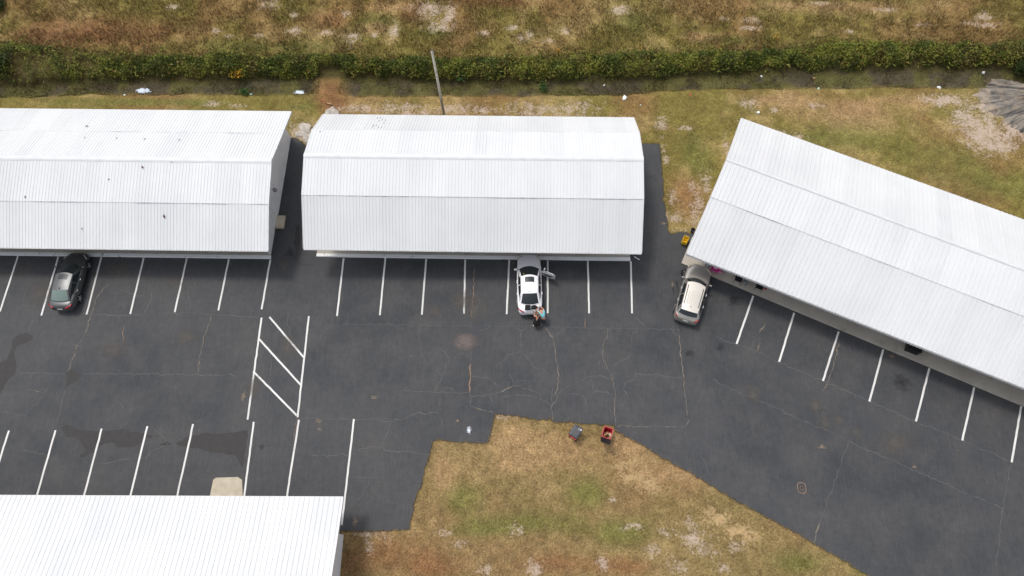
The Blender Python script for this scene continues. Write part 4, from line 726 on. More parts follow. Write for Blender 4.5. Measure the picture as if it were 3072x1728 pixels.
# ------------------------------------------------------------------ utility pole
pb = P(1333, 350); pole = empty('utility_pole', (pb.x, pb.y, -.05)); tag(pole, 'bare grey wooden utility pole rising behind the middle white roof', 'pole')
MB().tube([(0, 0, 0), (-.05, 0, 3.9), (-.13, 0, 7.85)], [.115, .10, .085], 14).build('shaft', M['wood'], pole, True)
MB().lathe([(.083, 0), (.07, .02)], (-.13, 0, 7.84), 'z', 14).build('pole_cap', M['woodtop'], pole)
MB().tube([(.05, -.12, .2), (.03, -.12, 1.6), (.0, -.118, 2.6)], .018, 6).build('ground_wire', M['black'], pole)

# ------------------------------------------------------------------ cars
def car(name, label, loc, rz, S):
    L, Wd = S['L'], S['W']; hw = Wd / 2; c = empty(name, loc, rz); tag(c, label, 'car'); pm = M[S['paint']]
    st = S['st']; v = []; f = []; half = 7; ring = 2 * half - 1; rows = []
    for t, w, zt, zs, z0 in st:
        y = L / 2 - t * L; w *= hw; sh = S.get('sh', .93)
        pr = [(.80 * w, z0), (.95 * w, z0 + .05), (w, z0 + (zs - z0) * .42), (.985 * w, z0 + (zs - z0) * .80), (sh * w, zs), (.60 * w, zs + (zt - zs) * .72), (0, zt)]
        rows.append([(x, y, z) for x, z in pr] + [(-x, y, z) for x, z in pr[-2::-1]])
    v = [q for r in rows for q in r]; skip = S.get('skip', set())
    for i in range(len(rows) - 1):
        for j in range(ring - 1):
            if (i, j) in skip: continue
            f.append((i * ring + j, i * ring + j + 1, (i + 1) * ring + j + 1, (i + 1) * ring + j))
        f.append((i * ring + ring - 1, i * ring, (i + 1) * ring, (i + 1) * ring + ring - 1))
    f.append(tuple(range(ring))[::-1]); f.append(tuple((len(rows) - 1) * ring + j for j in range(ring)))
    body = pyd('body', v, f, pm, c, True); subsurf(body, 2)
    g = S['g']; xb, xr = g['xb'] * hw, g['xr'] * hw
    def curve(y, bow, x, z, drop): return lambda u: Vector((u * x, y - bow * u * u, z - drop * u * u))
    cowl = curve(g['yc'], .26, xb * .93, g['zc'], .03); rf = curve(g['yrf'], .13, xr, g['zr'] - .02, .055); rrr = curve(g['yrr'], -.05, xr * g.get('xrr', .97), g['zrr'], .055); bk = curve(g['yb'], -.16, xb * g.get('xbk', .86), g['zb'], .03)
    def loft(a, b, bul): return lambda u, w: a(u).lerp(b(u), w) + Vector((0, 0, bul * 4 * w * (1 - w) * (1 - u * u * .5)))
    wind = loft(cowl, rf, .025); roof = loft(rf, rrr, g.get('crown', .035)); back = loft(rrr, bk, .03)
    def side(sg):
        def fn(s, w):
            a, b, d, e = cowl(sg), rf(sg), rrr(sg), bk(sg); lo = a.lerp(e, s); lo.x += sg * .10 * hw * 4 * s * (1 - s) * .6; up = b.lerp(d, s); up.x += sg * .012
            q = lo.lerp(up, w); q.x += sg * .035 * 4 * w * (1 - w); return q
        return fn
    sh = MB()
    for fn, a in ((wind, (-1, 1, 0, 1, 10, 5)), (back, (-1, 1, 0, 1, 10, 5))): sh.add(*grid(fn, *a))
    for sg in (1, -1): sh.add(*grid(side(sg), 0, 1, 0, 1, 10, 5))
    sh.build('cabin', pm, c, True)
    ro = MB().add(*grid(roof, -1, 1, -.02, 1.02, 12, 10)).build('roof', M[S.get('roofpaint', S['paint'])], c, True)
    def patch(fn, u0, u1, v0, v1, off, name, mat, par, n=8, m=5):
        vv, ff = grid(fn, u0, u1, v0, v1, n, m); ce = Vector((0, (g['yrf'] + g['yrr']) / 2, g['zb'] - .3)); out = []
        for i in range(n + 1):
            for j in range(m + 1):
                u = u0 + (u1 - u0) * i / n; w = v0 + (v1 - v0) * j / m; q = fn(u, w); e = 1e-3; nn = (fn(u + e, w) - q).cross(fn(u, w + e) - q).normalized()
                if nn.dot(q - ce) < 0: nn = -nn
                out.append(q + nn * off)
        return pyd(name, out, ff, M[mat], par, True)
    patch(wind, -.93, .93, .02, .97, .012, 'windscreen', 'glass', c); patch(back, -.86, .86, .04, S.get('bk1', .93), .012, 'rear_window', S.get('bkglass', 'glass'), c)
    for sg in (1, -1):
        s = side(sg); open_ = S.get('door') == sg
        for a, b, nm in ((.10, .47, 'front_window'), (.505, .90, 'rear_window')):
            if open_ and nm == 'front_window': patch(s, a - .04, b, -.35, .9, .004, 'door_opening', 'interior', c); continue
            patch(s, a, b, .10, .90, .010, 'side_window', S.get('sdglass', 'glass'), c)
        # mirror
        q = cowl(sg); mm = MB(); mx = q.x + sg * .20; my = q.y - .02
        if not open_:
            o = MB().box((mx, my, q.z + .08), (.24, .12, .15), taper=.8).build('mirror', M[S.get('mirror', S['paint'])], c); bevel(o, .03, 2); MB().box((mx - sg * .14, my + .01, q.z + .03), (.1, .05, .04)).build('stalk', M['blacktrim'], o)
        # door handles, seams, sills
        for hy in g['hy']:
            if open_ and hy == g['hy'][0]: continue
            MB().box((sg * hw * .985, hy, g['zc'] - .10), (.035, .20, .035)).build('door_handle', M[S.get('handle', 'chrome')], c)
        MB().box((sg * hw * .975, 0, .30), (.05, L * .48, .10)).build('side_sill', M['blacktrim'], c)
    if S.get('sunroof'):
        patch(roof, -.56, .56, .10, .40, .010, 'sunroof', 'glass', c)
    an = roof(0, .93); MB().box((an.x, an.y, an.z + .035), (.035, .13, .07), taper=.35).build('antenna_fin', M['blacktrim'], c)
    if S.get('rails'):
        for sg in (1, -1):
            pts = [roof(sg * .84, w) + Vector((0, 0, .035)) for w in (.12, .3, .5, .7, .9)]; MB().tube(pts, .024, 6).build('roof_rail', M['blacktrim'], c)
        for u in (-.55, -.33, -.11, .11, .33, .55):
            pts = [roof(u, w) + Vector((0, 0, .008)) for w in (.36, .5, .7, .86)]; MB().tube(pts, .022, 5).build('roof_rib', M[S['roofpaint']], ro)
        MB().add(*grid(lambda u, w: rrr(u * .95) + Vector((0, -.02 - .22 * w, .03 - .03 * w)), -1, 1, 0, 1, 8, 2)).build('rear_spoiler', M[S['roofpaint']], c)
    # lamps
    for sg in (1, -1):
        for nm, y0, x0, z0, dx, dy, dz, mt in S['lamps']:
            n = 7; vv = []; ff = []
            for i in range(n):
                t = i / (n - 1); xx = sg * (x0 + dx * t); yy = y0 + dy * (t ** 1.6); zz_ = z0 + dz * t; hgt_ = .10 * (1 - .45 * abs(2 * t - 1)); sgn = 1 if nm == 'headlight' else -1
                vv += [(xx, yy, zz_ - hgt_ * .6), (xx, yy + .03 * sgn, zz_), (xx, yy - .05 * sgn, zz_ + hgt_ * .7)]
                if i: ff += [(3 * i - 3, 3 * i - 2, 3 * i + 1, 3 * i), (3 * i - 2, 3 * i - 1, 3 * i + 2, 3 * i + 1)]
            o = pyd(nm, vv, ff, M[mt], c, True); o.modifiers.new('t', 'SOLIDIFY').thickness = .03
    MB().box((0, -L / 2 - .01, S.get('plz', .72)), (.36, .03, .16)).build('licence_plate', M['plate'], c)
    bq = MB().add(*grid(lambda u, w: Vector((u * hw * .80, -L / 2 + .02 + .16 * u * u - .03, .50 - .12 * w)), -1, 1, 0, 1, 10, 1)).build('rear_bumper_trim', M[S.get('bump', 'blacktrim')], c)
    # wheels
    R_, wy = S['R'], S['wy']
    for sg in (1, -1):
        for y in wy:
            w = empty('wheel', (sg * (hw - .10), y, R_)); w.parent = c
            MB().lathe([(R_ * .72, -.11), (R_ * .93, -.11), (R_, -.07), (R_, .07), (R_ * .93, .11), (R_ * .72, .11)], (0, 0, 0), 'x', 24).build('tyre', M['tyre'], w, True)
            MB().lathe([(R_ * .70, -.05), (R_ * .70, .05)], (sg * .03, 0, 0), 'x', 20).build('hub_back', M['rimdark'], w)
            mb = MB()
            for s in range(5):
                a = s * 2 * math.pi / 5; mb.box((sg * .105, math.cos(a) * R_ * .40, math.sin(a) * R_ * .40), (.035, R_ * .66, R_ * .22), Matrix.Rotation(a, 3, 'X'))
            mb.lathe([(R_ * .20, -.02), (R_ * .17, .03)], (sg * .105, 0, 0), 'x', 12); mb.build('rim', M['rim'], w)
            MB().lathe([(R_ * 1.16, -.03), (R_ * 1.16, .0)], (sg * (hw - .03) - (0 if sg > 0 else 0), y, R_ + .02), 'x', 24).build('wheel_arch', M['blacktrim'], c)
    return c
SED = [(0, .58, .58, .50, .30), (.012, .72, .64, .56, .24), (.05, .86, .72, .64, .20), (.12, .95, .80, .70, .20), (.20, .985, .86, .76, .20), (.27, 1, .92, .84, .20), (.36, 1, .93, .90, .20), (.50, 1, .94, .92, .20), (.64, 1, .95, .93, .20), (.76, 1, .98, .95, .21), (.86, .98, 1.03, .96, .24), (.93, .93, 1.04, .95, .28), (.975, .86, .99, .90, .32), (.993, .76, .84, .78, .34), (1, .64, .70, .64, .36)]
LS = lambda L, W: [('headlight', L / 2 - .20, W * .26, .64, W * .20, -.36, .06, 'lamp'), ('taillight', -L / 2 + .03, W * .24, .88, W * .225, .30, .02, 'tail')]
Lw = 4.72; white = car('white_sedan', 'white sedan with black sunroof and one front door open', (.555, 19.26, 0), math.radians(1.6), dict(L=Lw, W=1.82, st=SED, paint='carwhite', sunroof=True, R=.33, wy=(1.42, -1.36), door=1,
    g=dict(xb=.93, xr=.66, yc=1.24, zc=.94, yrf=.34, zr=1.44, yrr=-1.05, zrr=1.40, yb=-1.86, zb=1.05, hy=(.05, -.85)), lamps=LS(Lw, 1.82), mirror='carwhite', handle='carwhite', plz=.74))
dk = car('charcoal_sedan', 'charcoal grey sedan with pale green rear window parked at the kerb', (-33.02, 18.98, 0), math.radians(-.4), dict(L=4.55, W=1.84, st=SED, paint='cardark', sunroof=True, bkglass='glassg', R=.33, wy=(1.36, -1.26),
    g=dict(xb=.93, xr=.66, yc=1.20, zc=.95, yrf=.30, zr=1.45, yrr=-1.02, zrr=1.42, yb=-1.84, zb=1.06, hy=(.02, -.85)), lamps=LS(4.55, 1.84), mirror='cardark', plz=.74, bump='chrome'))
SUV = [(0, .60, .78, .62, .32), (.012, .74, .86, .72, .26), (.05, .87, .94, .80, .23), (.12, .96, 1.0, .88, .23), (.20, .99, 1.04, .94, .23), (.27, 1, 1.06, 1.0, .23), (.36, 1, 1.06, 1.03, .23), (.50, 1, 1.07, 1.05, .23), (.64, 1, 1.08, 1.06, .23), (.78, 1, 1.09, 1.07, .24), (.90, .98, 1.10, 1.07, .27), (.955, .94, 1.09, 1.04, .30), (.985, .86, .95, .90, .34), (1, .74, .72, .66, .38)]
a = P(*Z1(770, 210, 1980, 760, 6.3), .9); b = P(*Z1(460, 1290, 1980, 760, 6.3), .6); cen = (a + b) / 2; hd = math.atan2(-(a.x - b.x), a.y - b.y); Ls = 4.62
suv = car('champagne_estate_car', 'champagne beige estate car with pale ribbed roof and roof rails', (cen.x + .03, cen.y, 0), hd, dict(L=Ls, W=1.86, st=SUV, paint='carsilver', roofpaint='carroof' if 'carroof' in M else 'carsilver', rails=True, R=.36, wy=(1.40, -1.34), bk1=.86,
    g=dict(xb=.93, xr=.70, yc=1.02, zc=1.08, yrf=.42, zr=1.62, yrr=-1.62, zrr=1.62, yb=-2.14, zb=1.12, xbk=.92, xrr=.94, crown=.03, hy=(.0, -.95)), lamps=[('headlight', Ls / 2 - .22, .48, .84, .36, -.34, .08, 'lamp'), ('taillight', -Ls / 2 + .06, .62, .95, .22, .20, .10, 'tail')], mirror='carsilver', plz=.80, bump='carsilver'))
# the open front door of the white car
dr = empty('door', (.91, .86, 0)); dr.parent = white; dr.rotation_euler = (0, 0, math.radians(68)); dr['label'] = 'open front door with grey inner lining'
v, f = grid(lambda u, w: Vector((.03 * math.sin(w * 3.1), -1.05 * u, .30 + .64 * w)), 0, 1, 0, 1, 4, 4); o = pyd('door_shell', v, f, M['carwhite'], dr, True); o.modifiers.new('t', 'SOLIDIFY').thickness = -.07
v, f = grid(lambda u, w: Vector((-.045, -.05 - .95 * u, .36 + .52 * w)), 0, 1, 0, 1, 3, 3); pyd('door_lining', v, f, M['seatgrey'], dr).modifiers.new('t', 'SOLIDIFY').thickness = .06
MB().box((-.11, -.52, .66), (.09, .55, .05)).build('armrest', M['interior'], dr)
v = [(-.02, -.12, .95), (-.14, -.48, 1.36), (-.16, -.95, 1.38), (-.02, -1.04, .95)]; pyd('side_window', v, [(0, 1, 2, 3)], M['glass'], dr).modifiers.new('t', 'SOLIDIFY').thickness = .02
MB().tube([(-.02, -.06, .95), (-.14, -.46, 1.38), (-.17, -.98, 1.40), (-.03, -1.06, .95)], .022, 6).build('window_frame', M['carwhite'], dr)
o = MB().box((.16, -.16, 1.02), (.24, .12, .15), taper=.8).build('mirror', M['carwhite'], dr); bevel(o, .03, 2)
for yy in (.35,):
    MB().box((.42, yy, .62), (.5, .5, .16)).build('front_seat', M['seatgrey'], white)
MB().lathe([(.03, 0), (.03, .004)], (-.42, .42, 1.425), 'z', 10).build('windscreen_sticker', M['yellow'], white)
# luggage on the boot lid
dz = 1.045
cb = bevel(MB().box((0, 0, .10), (.40, .34, .20)).build('black_case', M['blackcloth']), .03); cb.location = (white.location.x - .10, white.location.y - 2.06, dz); tag(cb, 'boxy black case resting on the white boot lid', 'case')
bm_ = bmesh.new(); bmesh.ops.create_icosphere(bm_, subdivisions=3, radius=1)
for q in bm_.verts: q.co = Vector((q.co.x * .24, q.co.y * .15, max(-.09, q.co.z * .12))) * (1 + .10 * math.sin(q.co.x * 9 + q.co.y * 7))
me = bpy.data.meshes.new('bag'); bm_.to_mesh(me); bm_.free(); bag = empty('black_bag', (white.location.x + .36, white.location.y - 2.02, dz + .085)); tag(bag, 'soft black bag with trailing strap on the boot lid', 'bag'); link('bag_body', me, M['blackcloth'], bag, True)
MB().tube([(-.2, -.1, -.05), (-.12, -.28, -.05), (.05, -.36, -.055), (.18, -.30, -.05), (.22, -.1, -.04)], .018, 6).build('strap', M['blackcloth'], bag)
bt = empty('water_bottle', (white.location.x + .13, white.location.y - 2.1, dz)); tag(bt, 'small clear bottle between the case and the bag', 'bottle'); MB().lathe([(.035, 0), (.036, .14), (.015, .18), (.015, .20)], (0, 0, 0), 'z', 12).build('bottle_body', M['teal'], bt, True); MB().lathe([(.017, .2), (.017, .225)], (0, 0, 0), 'z', 10).build('cap', M['litter'], bt)

# ------------------------------------------------------------------ people
def skinned(name, joints, edges, mat, parent, sub=2):
    me = bpy.data.meshes.new(name); me.from_pydata([j[0] for j in joints], edges, []); o = link(name, me, mat, parent)
    sk = o.modifiers.new('skin', 'SKIN'); sk.use_smooth_shade = True
    for i, j in enumerate(joints):
        r = j[1]; d = me.skin_vertices[0].data[i]; d.radius = (r, r) if not isinstance(r, tuple) else r; d.use_root = (i == 0)
    subsurf(o, sub); return o
def hand(pt, dr, mat, parent):                # palm side stub with five bent fingers
    pt = Vector(pt); dr = Vector(dr).normalized(); sx = dr.cross(Vector((0, 0, 1))).normalized(); mb = MB()
    for k, (o, L) in enumerate(((-.030, .062), (-.010, .075), (.010, .072), (.030, .058))):
        a = pt + sx * o; mb.tube([a, a + dr * L * .55, a + dr * L + Vector((0, 0, -.022))], [.0095, .009, .007], 6)
    a = pt - dr * .05 - sx * .035; mb.tube([a, a - sx * .02 + dr * .03, a - sx * .022 + dr * .06 + Vector((0, 0, -.012))], [.011, .010, .008], 6)
    mb.box(pt - dr * .04, (.085, .09, .03), Matrix((sx, dr, sx.cross(dr))).transposed()); return mb.build('hand', mat, parent, True)
def head(parent, loc, mat, hair, hairlen=0.0, fwd=(0, 1, 0), tilt=0.0, cap=False):
    bm_ = bmesh.new(); bmesh.ops.create_icosphere(bm_, subdivisions=3, radius=1)
    for q in bm_.verts:
        x, y, z = q.co; q.co = Vector((x * .078, y * .098, z * .118 - (.02 if y > .3 and z < -.3 else 0)))
    me = bpy.data.meshes.new('head'); bm_.to_mesh(me); bm_.free(); o = link('head', me, mat, parent, True); o.location = loc
    o.rotation_euler = (tilt, 0, math.atan2(-fwd[0], fwd[1]))
    MB().tube([(0, .092, .01), (0, .118, -.03)], [.008, .016], 6).build('nose', mat, o, True)
    for s in (1, -1):
        MB().box((s * .08, .0, -.01), (.014, .04, .06)).build('ear', mat, o); MB().box((s * .033, .090, .02), (.022, .01, .01)).build('eye', M['blacktrim'], o)
    MB().box((0, .092, -.06), (.045, .012, .010)).build('mouth', M['binred'], o)
    bm_ = bmesh.new(); bmesh.ops.create_icosphere(bm_, subdivisions=3, radius=1)
    for q in bm_.verts:
        x, y, z = q.co; low = z < -.1; yy = y * .106 - .012
        zz_ = z * .125 + .006; 
        if y > .45 and z < .35: yy = .05
        if hairlen and y < .35 and z < 0: zz_ = z * hairlen; yy = yy - .02 * abs(z)
        if not hairlen and z < -.25: zz_ = -.05
        q.co = Vector((x * (.088 + (.02 if hairlen and z < 0 else 0)), yy, zz_))
    me = bpy.data.meshes.new('hair'); bm_.to_mesh(me); bm_.free(); link('hair', me, hair, o, True); return o
# woman in black leaning to the boot
wo = empty('person', (1.10, 16.26, 0)); tag(wo, 'person in black dress with long blond hair reaching toward the car boot', 'person')
J = [((0, .02, .88), .125), ((0, .10, 1.05), .115), ((.02, .20, 1.22), .125), ((.03, .27, 1.34), .075), ((.04, .31, 1.42), .05),
     ((-.17, .24, 1.29), .055), ((-.19, .42, 1.12), .042), ((-.10, .62, 1.02), .033), ((.19, .24, 1.29), .055), ((.24, .42, 1.10), .042), ((.16, .60, 1.02), .033),
     ((-.10, .0, .80), .095), ((-.13, .04, .46), .062), ((-.19, -.02, .10), .042), ((-.21, .10, .04), .038), ((.10, .0, .80), .095), ((.12, .05, .46), .062), ((.13, -.05, .10), .042), ((.14, .08, .04), .038)]
E2 = [(0, 1), (1, 2), (2, 3), (3, 4), (3, 5), (5, 6), (6, 7), (3, 8), (8, 9), (9, 10), (0, 11), (11, 12), (12, 13), (13, 14), (0, 15), (15, 16), (16, 17), (17, 18)]
skinned('body', J, E2, M['skin'], wo); hand((-.06, .70, .99), (.35, .9, -.15), M['skin'], wo); hand((.12, .68, .99), (-.3, .9, -.15), M['skin'], wo)
head(wo, (.05, .36, 1.54), M['skin'], M['hairb'], .30, (.1, 1, 0), math.radians(-28))
v = []; f = []; n = 20; rows = [(.30, 1.345, .145, .085, .03), (.25, 1.27, .215, .125, .02), (.16, 1.12, .175, .135, .0), (.08, .98, .165, .15, .0), (.03, .84, .215, .20, .0), (.01, .66, .25, .235, .0), (0, .50, .275, .255, .0)]
for yy, z, rx, ry, xx in rows:
    for i in range(n): a = 2 * math.pi * i / n; wv = 1 + (.06 * math.sin(a * 6) if z < .8 else 0); v.append((xx + math.cos(a) * rx * wv, yy + math.sin(a) * ry * wv, z))
for j in range(len(rows) - 1):
    for i in range(n): f.append((j * n + i, j * n + (i + 1) % n, (j + 1) * n + (i + 1) % n, (j + 1) * n + i))
f.append(tuple(range(n))); pyd('dress', v, f, M['blackcloth'], wo, True)
for s, x, y in ((1, -.21, .06), (1, .14, .04)):
    o = MB().box((x, y, .035), (.095, .25, .07), taper=.75).build('shoe', M['shoe'] if x < 0 else M['skin'], wo); bevel(o, .025, 2)
# man in aqua shirt bent over the boot corner
mn = empty('person', (1.56, 16.54, 0)); tag(mn, 'person in aqua shirt and dark cap bending over the rear corner of the white sedan', 'person')
J = [((0, 0, .92), .14), ((-.04, .10, 1.06), .14), ((-.12, .26, 1.20), .155), ((-.17, .37, 1.28), .09), ((-.21, .45, 1.33), .055),
     ((-.32, .28, 1.24), .065), ((-.42, .46, 1.12), .048), ((-.46, .66, 1.10), .036), ((.03, .40, 1.24), .065), ((-.04, .60, 1.12), .048), ((-.18, .72, 1.10), .036),
     ((-.10, -.02, .84), .105), ((-.10, .04, .48), .07), ((-.10, -.06, .10), .048), ((-.11, .08, .04), .042), ((.10, -.02, .84), .105), ((.11, .03, .48), .07), ((.12, -.07, .10), .048), ((.12, .07, .04), .042)]
skinned('body', J, E2, M['skin'], mn); hand((-.44, .74, 1.09), (.3, .9, -.1), M['skin'], mn); hand((-.25, .77, 1.09), (-.6, .7, -.1), M['skin'], mn)
hd_ = head(mn, (-.27, .52, 1.42), M['skin'], M['hairg'], 0, (-.45, .9, 0), math.radians(-38))
S2 = [((0, .03, .93), .165), ((-.04, .10, 1.06), .165), ((-.12, .26, 1.20), .185), ((-.16, .35, 1.27), .11), ((-.31, .28, 1.24), .085), ((-.38, .40, 1.16), .075), ((.03, .38, 1.24), .085), ((-.01, .50, 1.17), .075)]
skinned('shirt', S2, [(0, 1), (1, 2), (2, 3), (2, 4), (4, 5), (2, 6), (6, 7)], M['aqua'], mn)
S3 = [((0, 0, .92), .16), ((-.10, -.01, .80), .125), ((-.105, .03, .48), .10), ((.10, -.01, .80), .125), ((.115, .02, .48), .10), ((-.10, -.06, .10), .075), ((.12, -.07, .10), .075)]
skinned('trousers', S3, [(0, 1), (1, 2), (0, 3), (3, 4), (2, 5), (4, 6)], M['shorts'], mn)
for x in (-.11, .12):
    o = MB().box((x, .04, .04), (.10, .28, .08), taper=.75).build('shoe', M['black'], mn); bevel(o, .025, 2)

# ------------------------------------------------------------------ wheelie bins
def bin_(name, label, loc, rz, lid_open):
    t = empty(name, loc, rz); tag(t, label, 'bin'); a, b, c, d = .23, .26, .30, .36; h = 1.02; v = []
    def rect(x, y, z, r=.07):
        o = []
        for sx, sy, a0 in ((1, 1, 0), (-1, 1, 90), (-1, -1, 180), (1, -1, 270)):
            for k_ in (0, 30, 60, 90): an = math.radians(a0 + k_); o.append((sx * (x - r) + math.cos(an) * r, sy * (y - r) + math.sin(an) * r, z))
        return o
    rings = [rect(.20, .24, .05), rect(.205, .245, .06), rect(.28, .34, h - .06), rect(.31, .37, h - .055), rect(.31, .37, h), rect(.275, .335, h), rect(.19, .23, .10)]; n = 16
    v = [q for r in rings for q in r]; f = []
    for j in range(len(rings) - 1):
        for i in range(n): f.append((j * n + i, j * n + (i + 1) % n, (j + 1) * n + (i + 1) % n, (j + 1) * n + i))
    f.append(tuple(range(n))[::-1]); f.append(tuple((len(rings) - 1) * n + i for i in range(n)))
    pyd('bin_body', v, f, M['binred'], t)
    hb = MB(); hb.tube([(-.24, -.46, h - .03), (.24, -.46, h - .03)], .018, 8)
    for x in (-.24, 0, .24): hb.box((x, -.42, h - .04), (.05, .11, .05))
    hb.build('handle', M['binred'], t)
    for s in (1, -1): MB().lathe([(.10, -.025), (.115, -.015), (.115, .015), (.10, .025)], (s * .25, -.27, .115), 'x', 16).build('wheel', M['tyre'], t, True)
    ld = empty('lid', (0, -.40, h + .01)); ld.parent = t
    if lid_open: ld.rotation_euler = (math.radians(-238), 0, 0)
    lm = M['binblack'] if lid_open else M['bindark']
    lo = [(.31, 0, .0), (.33, .012, .0)]; rings = []
    def lr(x, y0, y1, z, r=.08):
        o = []
        for sx, sy, a0 in ((1, 1, 0), (-1, 1, 90), (-1, -1, 180), (1, -1, 270)):
            for k_ in (0, 30, 60, 90): an = math.radians(a0 + k_); cx_ = sx * (x - r); cy_ = (y1 - r) if sy > 0 else (y0 + r); o.append((cx_ + math.cos(an) * r, cy_ + math.sin(an) * r, z))
        return o
    rings = [lr(.325, .0, .80, -.02), lr(.33, 0, .81, .02), lr(.30, .03, .77, .06), lr(.22, .12, .66, .085)]; v = [q for r in rings for q in r]; f = []
    for j in range(3):
        for i in range(n): f.append((j * n + i, j * n + (i + 1) % n, (j + 1) * n + (i + 1) % n, (j + 1) * n + i))
    f.append(tuple(3 * n + i for i in range(n))); f.append(tuple(range(n))[::-1]); pyd('lid_shell', v, f, lm, ld)
    if not lid_open:
        MB().box((0, .25, .088), (.30, .26, .012)).build('raised_panel', lm, ld); 
        st = MB().box((.14, .66, .078), (.24, .10, .006), Matrix.Rotation(-.12, 3, 'X')).build('sticker', M['label_w'], ld)
        for dx, w in ((-.05, .03), (0, .04), (.05, .02)): MB().box((.14 + dx, .66, .0825), (w, .03, .003), Matrix.Rotation(-.12, 3, 'X')).build('sticker_print', M['bindark'], st)
    return t
q1 = P(1680 + 580 / 12.075, 1240 + 650 / 12.075, 1.05); q2 = P(1680 + 1720 / 12.075, 1240 + 700 / 12.075, 1.0)
bin_('wheelie_bin', 'red wheelie bin with its charcoal lid shut', (q1.x, q1.y - .02, -.02), math.radians(-33), False)
bn = bin_('wheelie_bin', 'red wheelie bin standing open with cardboard inside', (q2.x, q2.y, -.02), math.radians(-17), True)
cbx = empty('cardboard_box', (q2.x + .01, q2.y - .05, .55), 0); cbx.rotation_euler = (math.radians(25), math.radians(-20), math.radians(28)); tag(cbx, 'open cardboard box tipped inside the open red bin', 'box')
mb = MB(); s_ = .19
for cx_, cy_, dx_, dy_ in ((s_, 0, .008, .30), (-s_, 0, .008, .30), (0, .15, .372, .008), (0, -.15, .372, .008)): mb.box((cx_, cy_, .2), (dx_, dy_, .40))
mb.box((0, 0, .02), (.37, .30, .008)); mb.build('carton', M['card'], cbx); MB().box((.25, 0, .43), (.17, .29, .006), Matrix.Rotation(.5, 3, 'Y')).build('flap', M['cardlt'], cbx); MB().box((0, -.2, .42), (.36, .15, .006), Matrix.Rotation(.6, 3, 'X')).build('flap', M['cardlt'], cbx)

# ------------------------------------------------------------------ things by the angled building
FR = Vector((-.13, -.30, 0))
mq = P(2055, 722, .3); mp = empty('mop_bucket', (mq.x, mq.y, 0), math.radians(-25)); tag(mp, 'yellow wheeled mop bucket with wringer on the asphalt', 'bucket')
def openbox(x, y, z0, z1, tp, th=.02):
    v = []; 
    for xx, yy, z in ((x, y, z0), (x * tp, y * tp, z1), (x * tp - th, y * tp - th, z1), (x - th, y - th, z0 + th)): v += [(-xx, -yy, z), (xx, -yy, z), (xx, yy, z), (-xx, yy, z)]
    f = [(3, 2, 1, 0), (12, 13, 14, 15)]
    for j in range(3):
        for i in range(4): f.append((4 * j + i, 4 * j + (i + 1) % 4, 4 * j + 4 + (i + 1) % 4, 4 * j + 4 + i))
    return v, f
v, f = openbox(.17, .25, .08, .42, 1.22); pyd('tub', v, f, M['yellow'], mp)
v, f = openbox(.12, .11, .36, .62, 1.25); o = pyd('wringer', v, f, M['yellow'], mp); o.location = (0, -.16, 0); MB().tube([(-.17, -.02, .55), (-.17, .16, .82), (.17, .16, .82), (.17, -.02, .55)], .016, 6).build('handle', M['yellow'], mp)
for sx in (-.15, .15):
    for sy in (-.22, .22): MB().lathe([(.04, -.012), (.04, .012)], (sx, sy, .04), 'x', 10).build('castor', M['tyre'], mp)
def chair(loc, rz, label, mat, arms=True):
    c = empty('chair', loc, rz); tag(c, label, 'chair'); w = .25; MB().box((0, 0, .43), (.5, .48, .04)).build('seat', M[mat], c); MB().box((0, .25, .72), (.5, .035, .55), Matrix.Rotation(-.15, 3, 'X')).build('backrest', M[mat], c)
    for sx in (-1, 1):
        for sy in (-1, 1): MB().tube([(sx * .23, sy * .21, .42), (sx * .25, sy * .24, 0)], .014, 6).build('leg', M['steel'], c)
        if arms: MB().tube([(sx * .26, -.20, .42), (sx * .27, -.20, .64), (sx * .27, .22, .66)], .016, 6).build('armrest', M['steel'], c)
    return c
a3 = math.radians(-23.8)
Zc = lambda x, y: (2030 + x / 7.247, 690 + y / 7.247)
for (x, y, lb) in ((710, 690, 'round grey topped wire stool beside the pink toy cart'), (1517, 1058, 'round grey topped wire stool between two black chairs')):
    q = P(*Zc(x, y), .60) + FR; s = empty('stool', (q.x, q.y, .14), a3); tag(s, lb, 'stool'); MB().lathe([(.175, .43), (.19, .445), (.17, .46)], (0, 0, 0), 'z', 20).build('seat', M['seatgrey'], s, True)
    ring = [(math.cos(t) * .195, math.sin(t) * .195, .445) for t in [i * math.pi / 8 for i in range(17)]]; MB().tube(ring, .014, 6, False).build('rim', M['steel'], s)
    for i in range(4): t = math.pi / 4 + i * math.pi / 2; MB().tube([(math.cos(t) * .15, math.sin(t) * .15, .43), (math.cos(t) * .25, math.sin(t) * .25, 0)], .011, 5).build('leg', M['steel'], s)
q = P(*Zc(1375, 990), .5) + FR; chair((q.x, q.y + .02, .14), a3, 'plain black chair beside the round wire stool under the eave', 'blackcloth', False)
q = P(*Zc(1830, 1150), .5) + FR; chair((q.x, q.y + .02, .14), a3, 'black armchair under the eave beside a small red object', 'blackcloth')
q = P(*Zc(1958, 1193), .2) + FR; o = bevel(MB().box((0, 0, .08), (.12, .12, .16)).build('red_canister', M['binred']), .03); o.location = (q.x, q.y, .14); tag(o, 'small red canister on the walkway by the black armchair', 'can')
q = P(*Zc(870, 750), .45) + FR; tc = empty('toy_cart', (q.x, q.y, .14), a3); tag(tc, 'magenta plastic toy cart under the angled eave', 'toy')
v, f = openbox(.24, .20, .16, .42, 1.25); pyd('tub', v, f, M['pinkp'], tc); MB().box((0, .02, .30), (.30, .18, .02)).build('tray', M['palepink'], tc); MB().tube([(-.28, -.22, .42), (-.28, -.34, .62), (.28, -.34, .62), (.28, -.22, .42)], .018, 6).build('handle', M['pinkp'], tc)
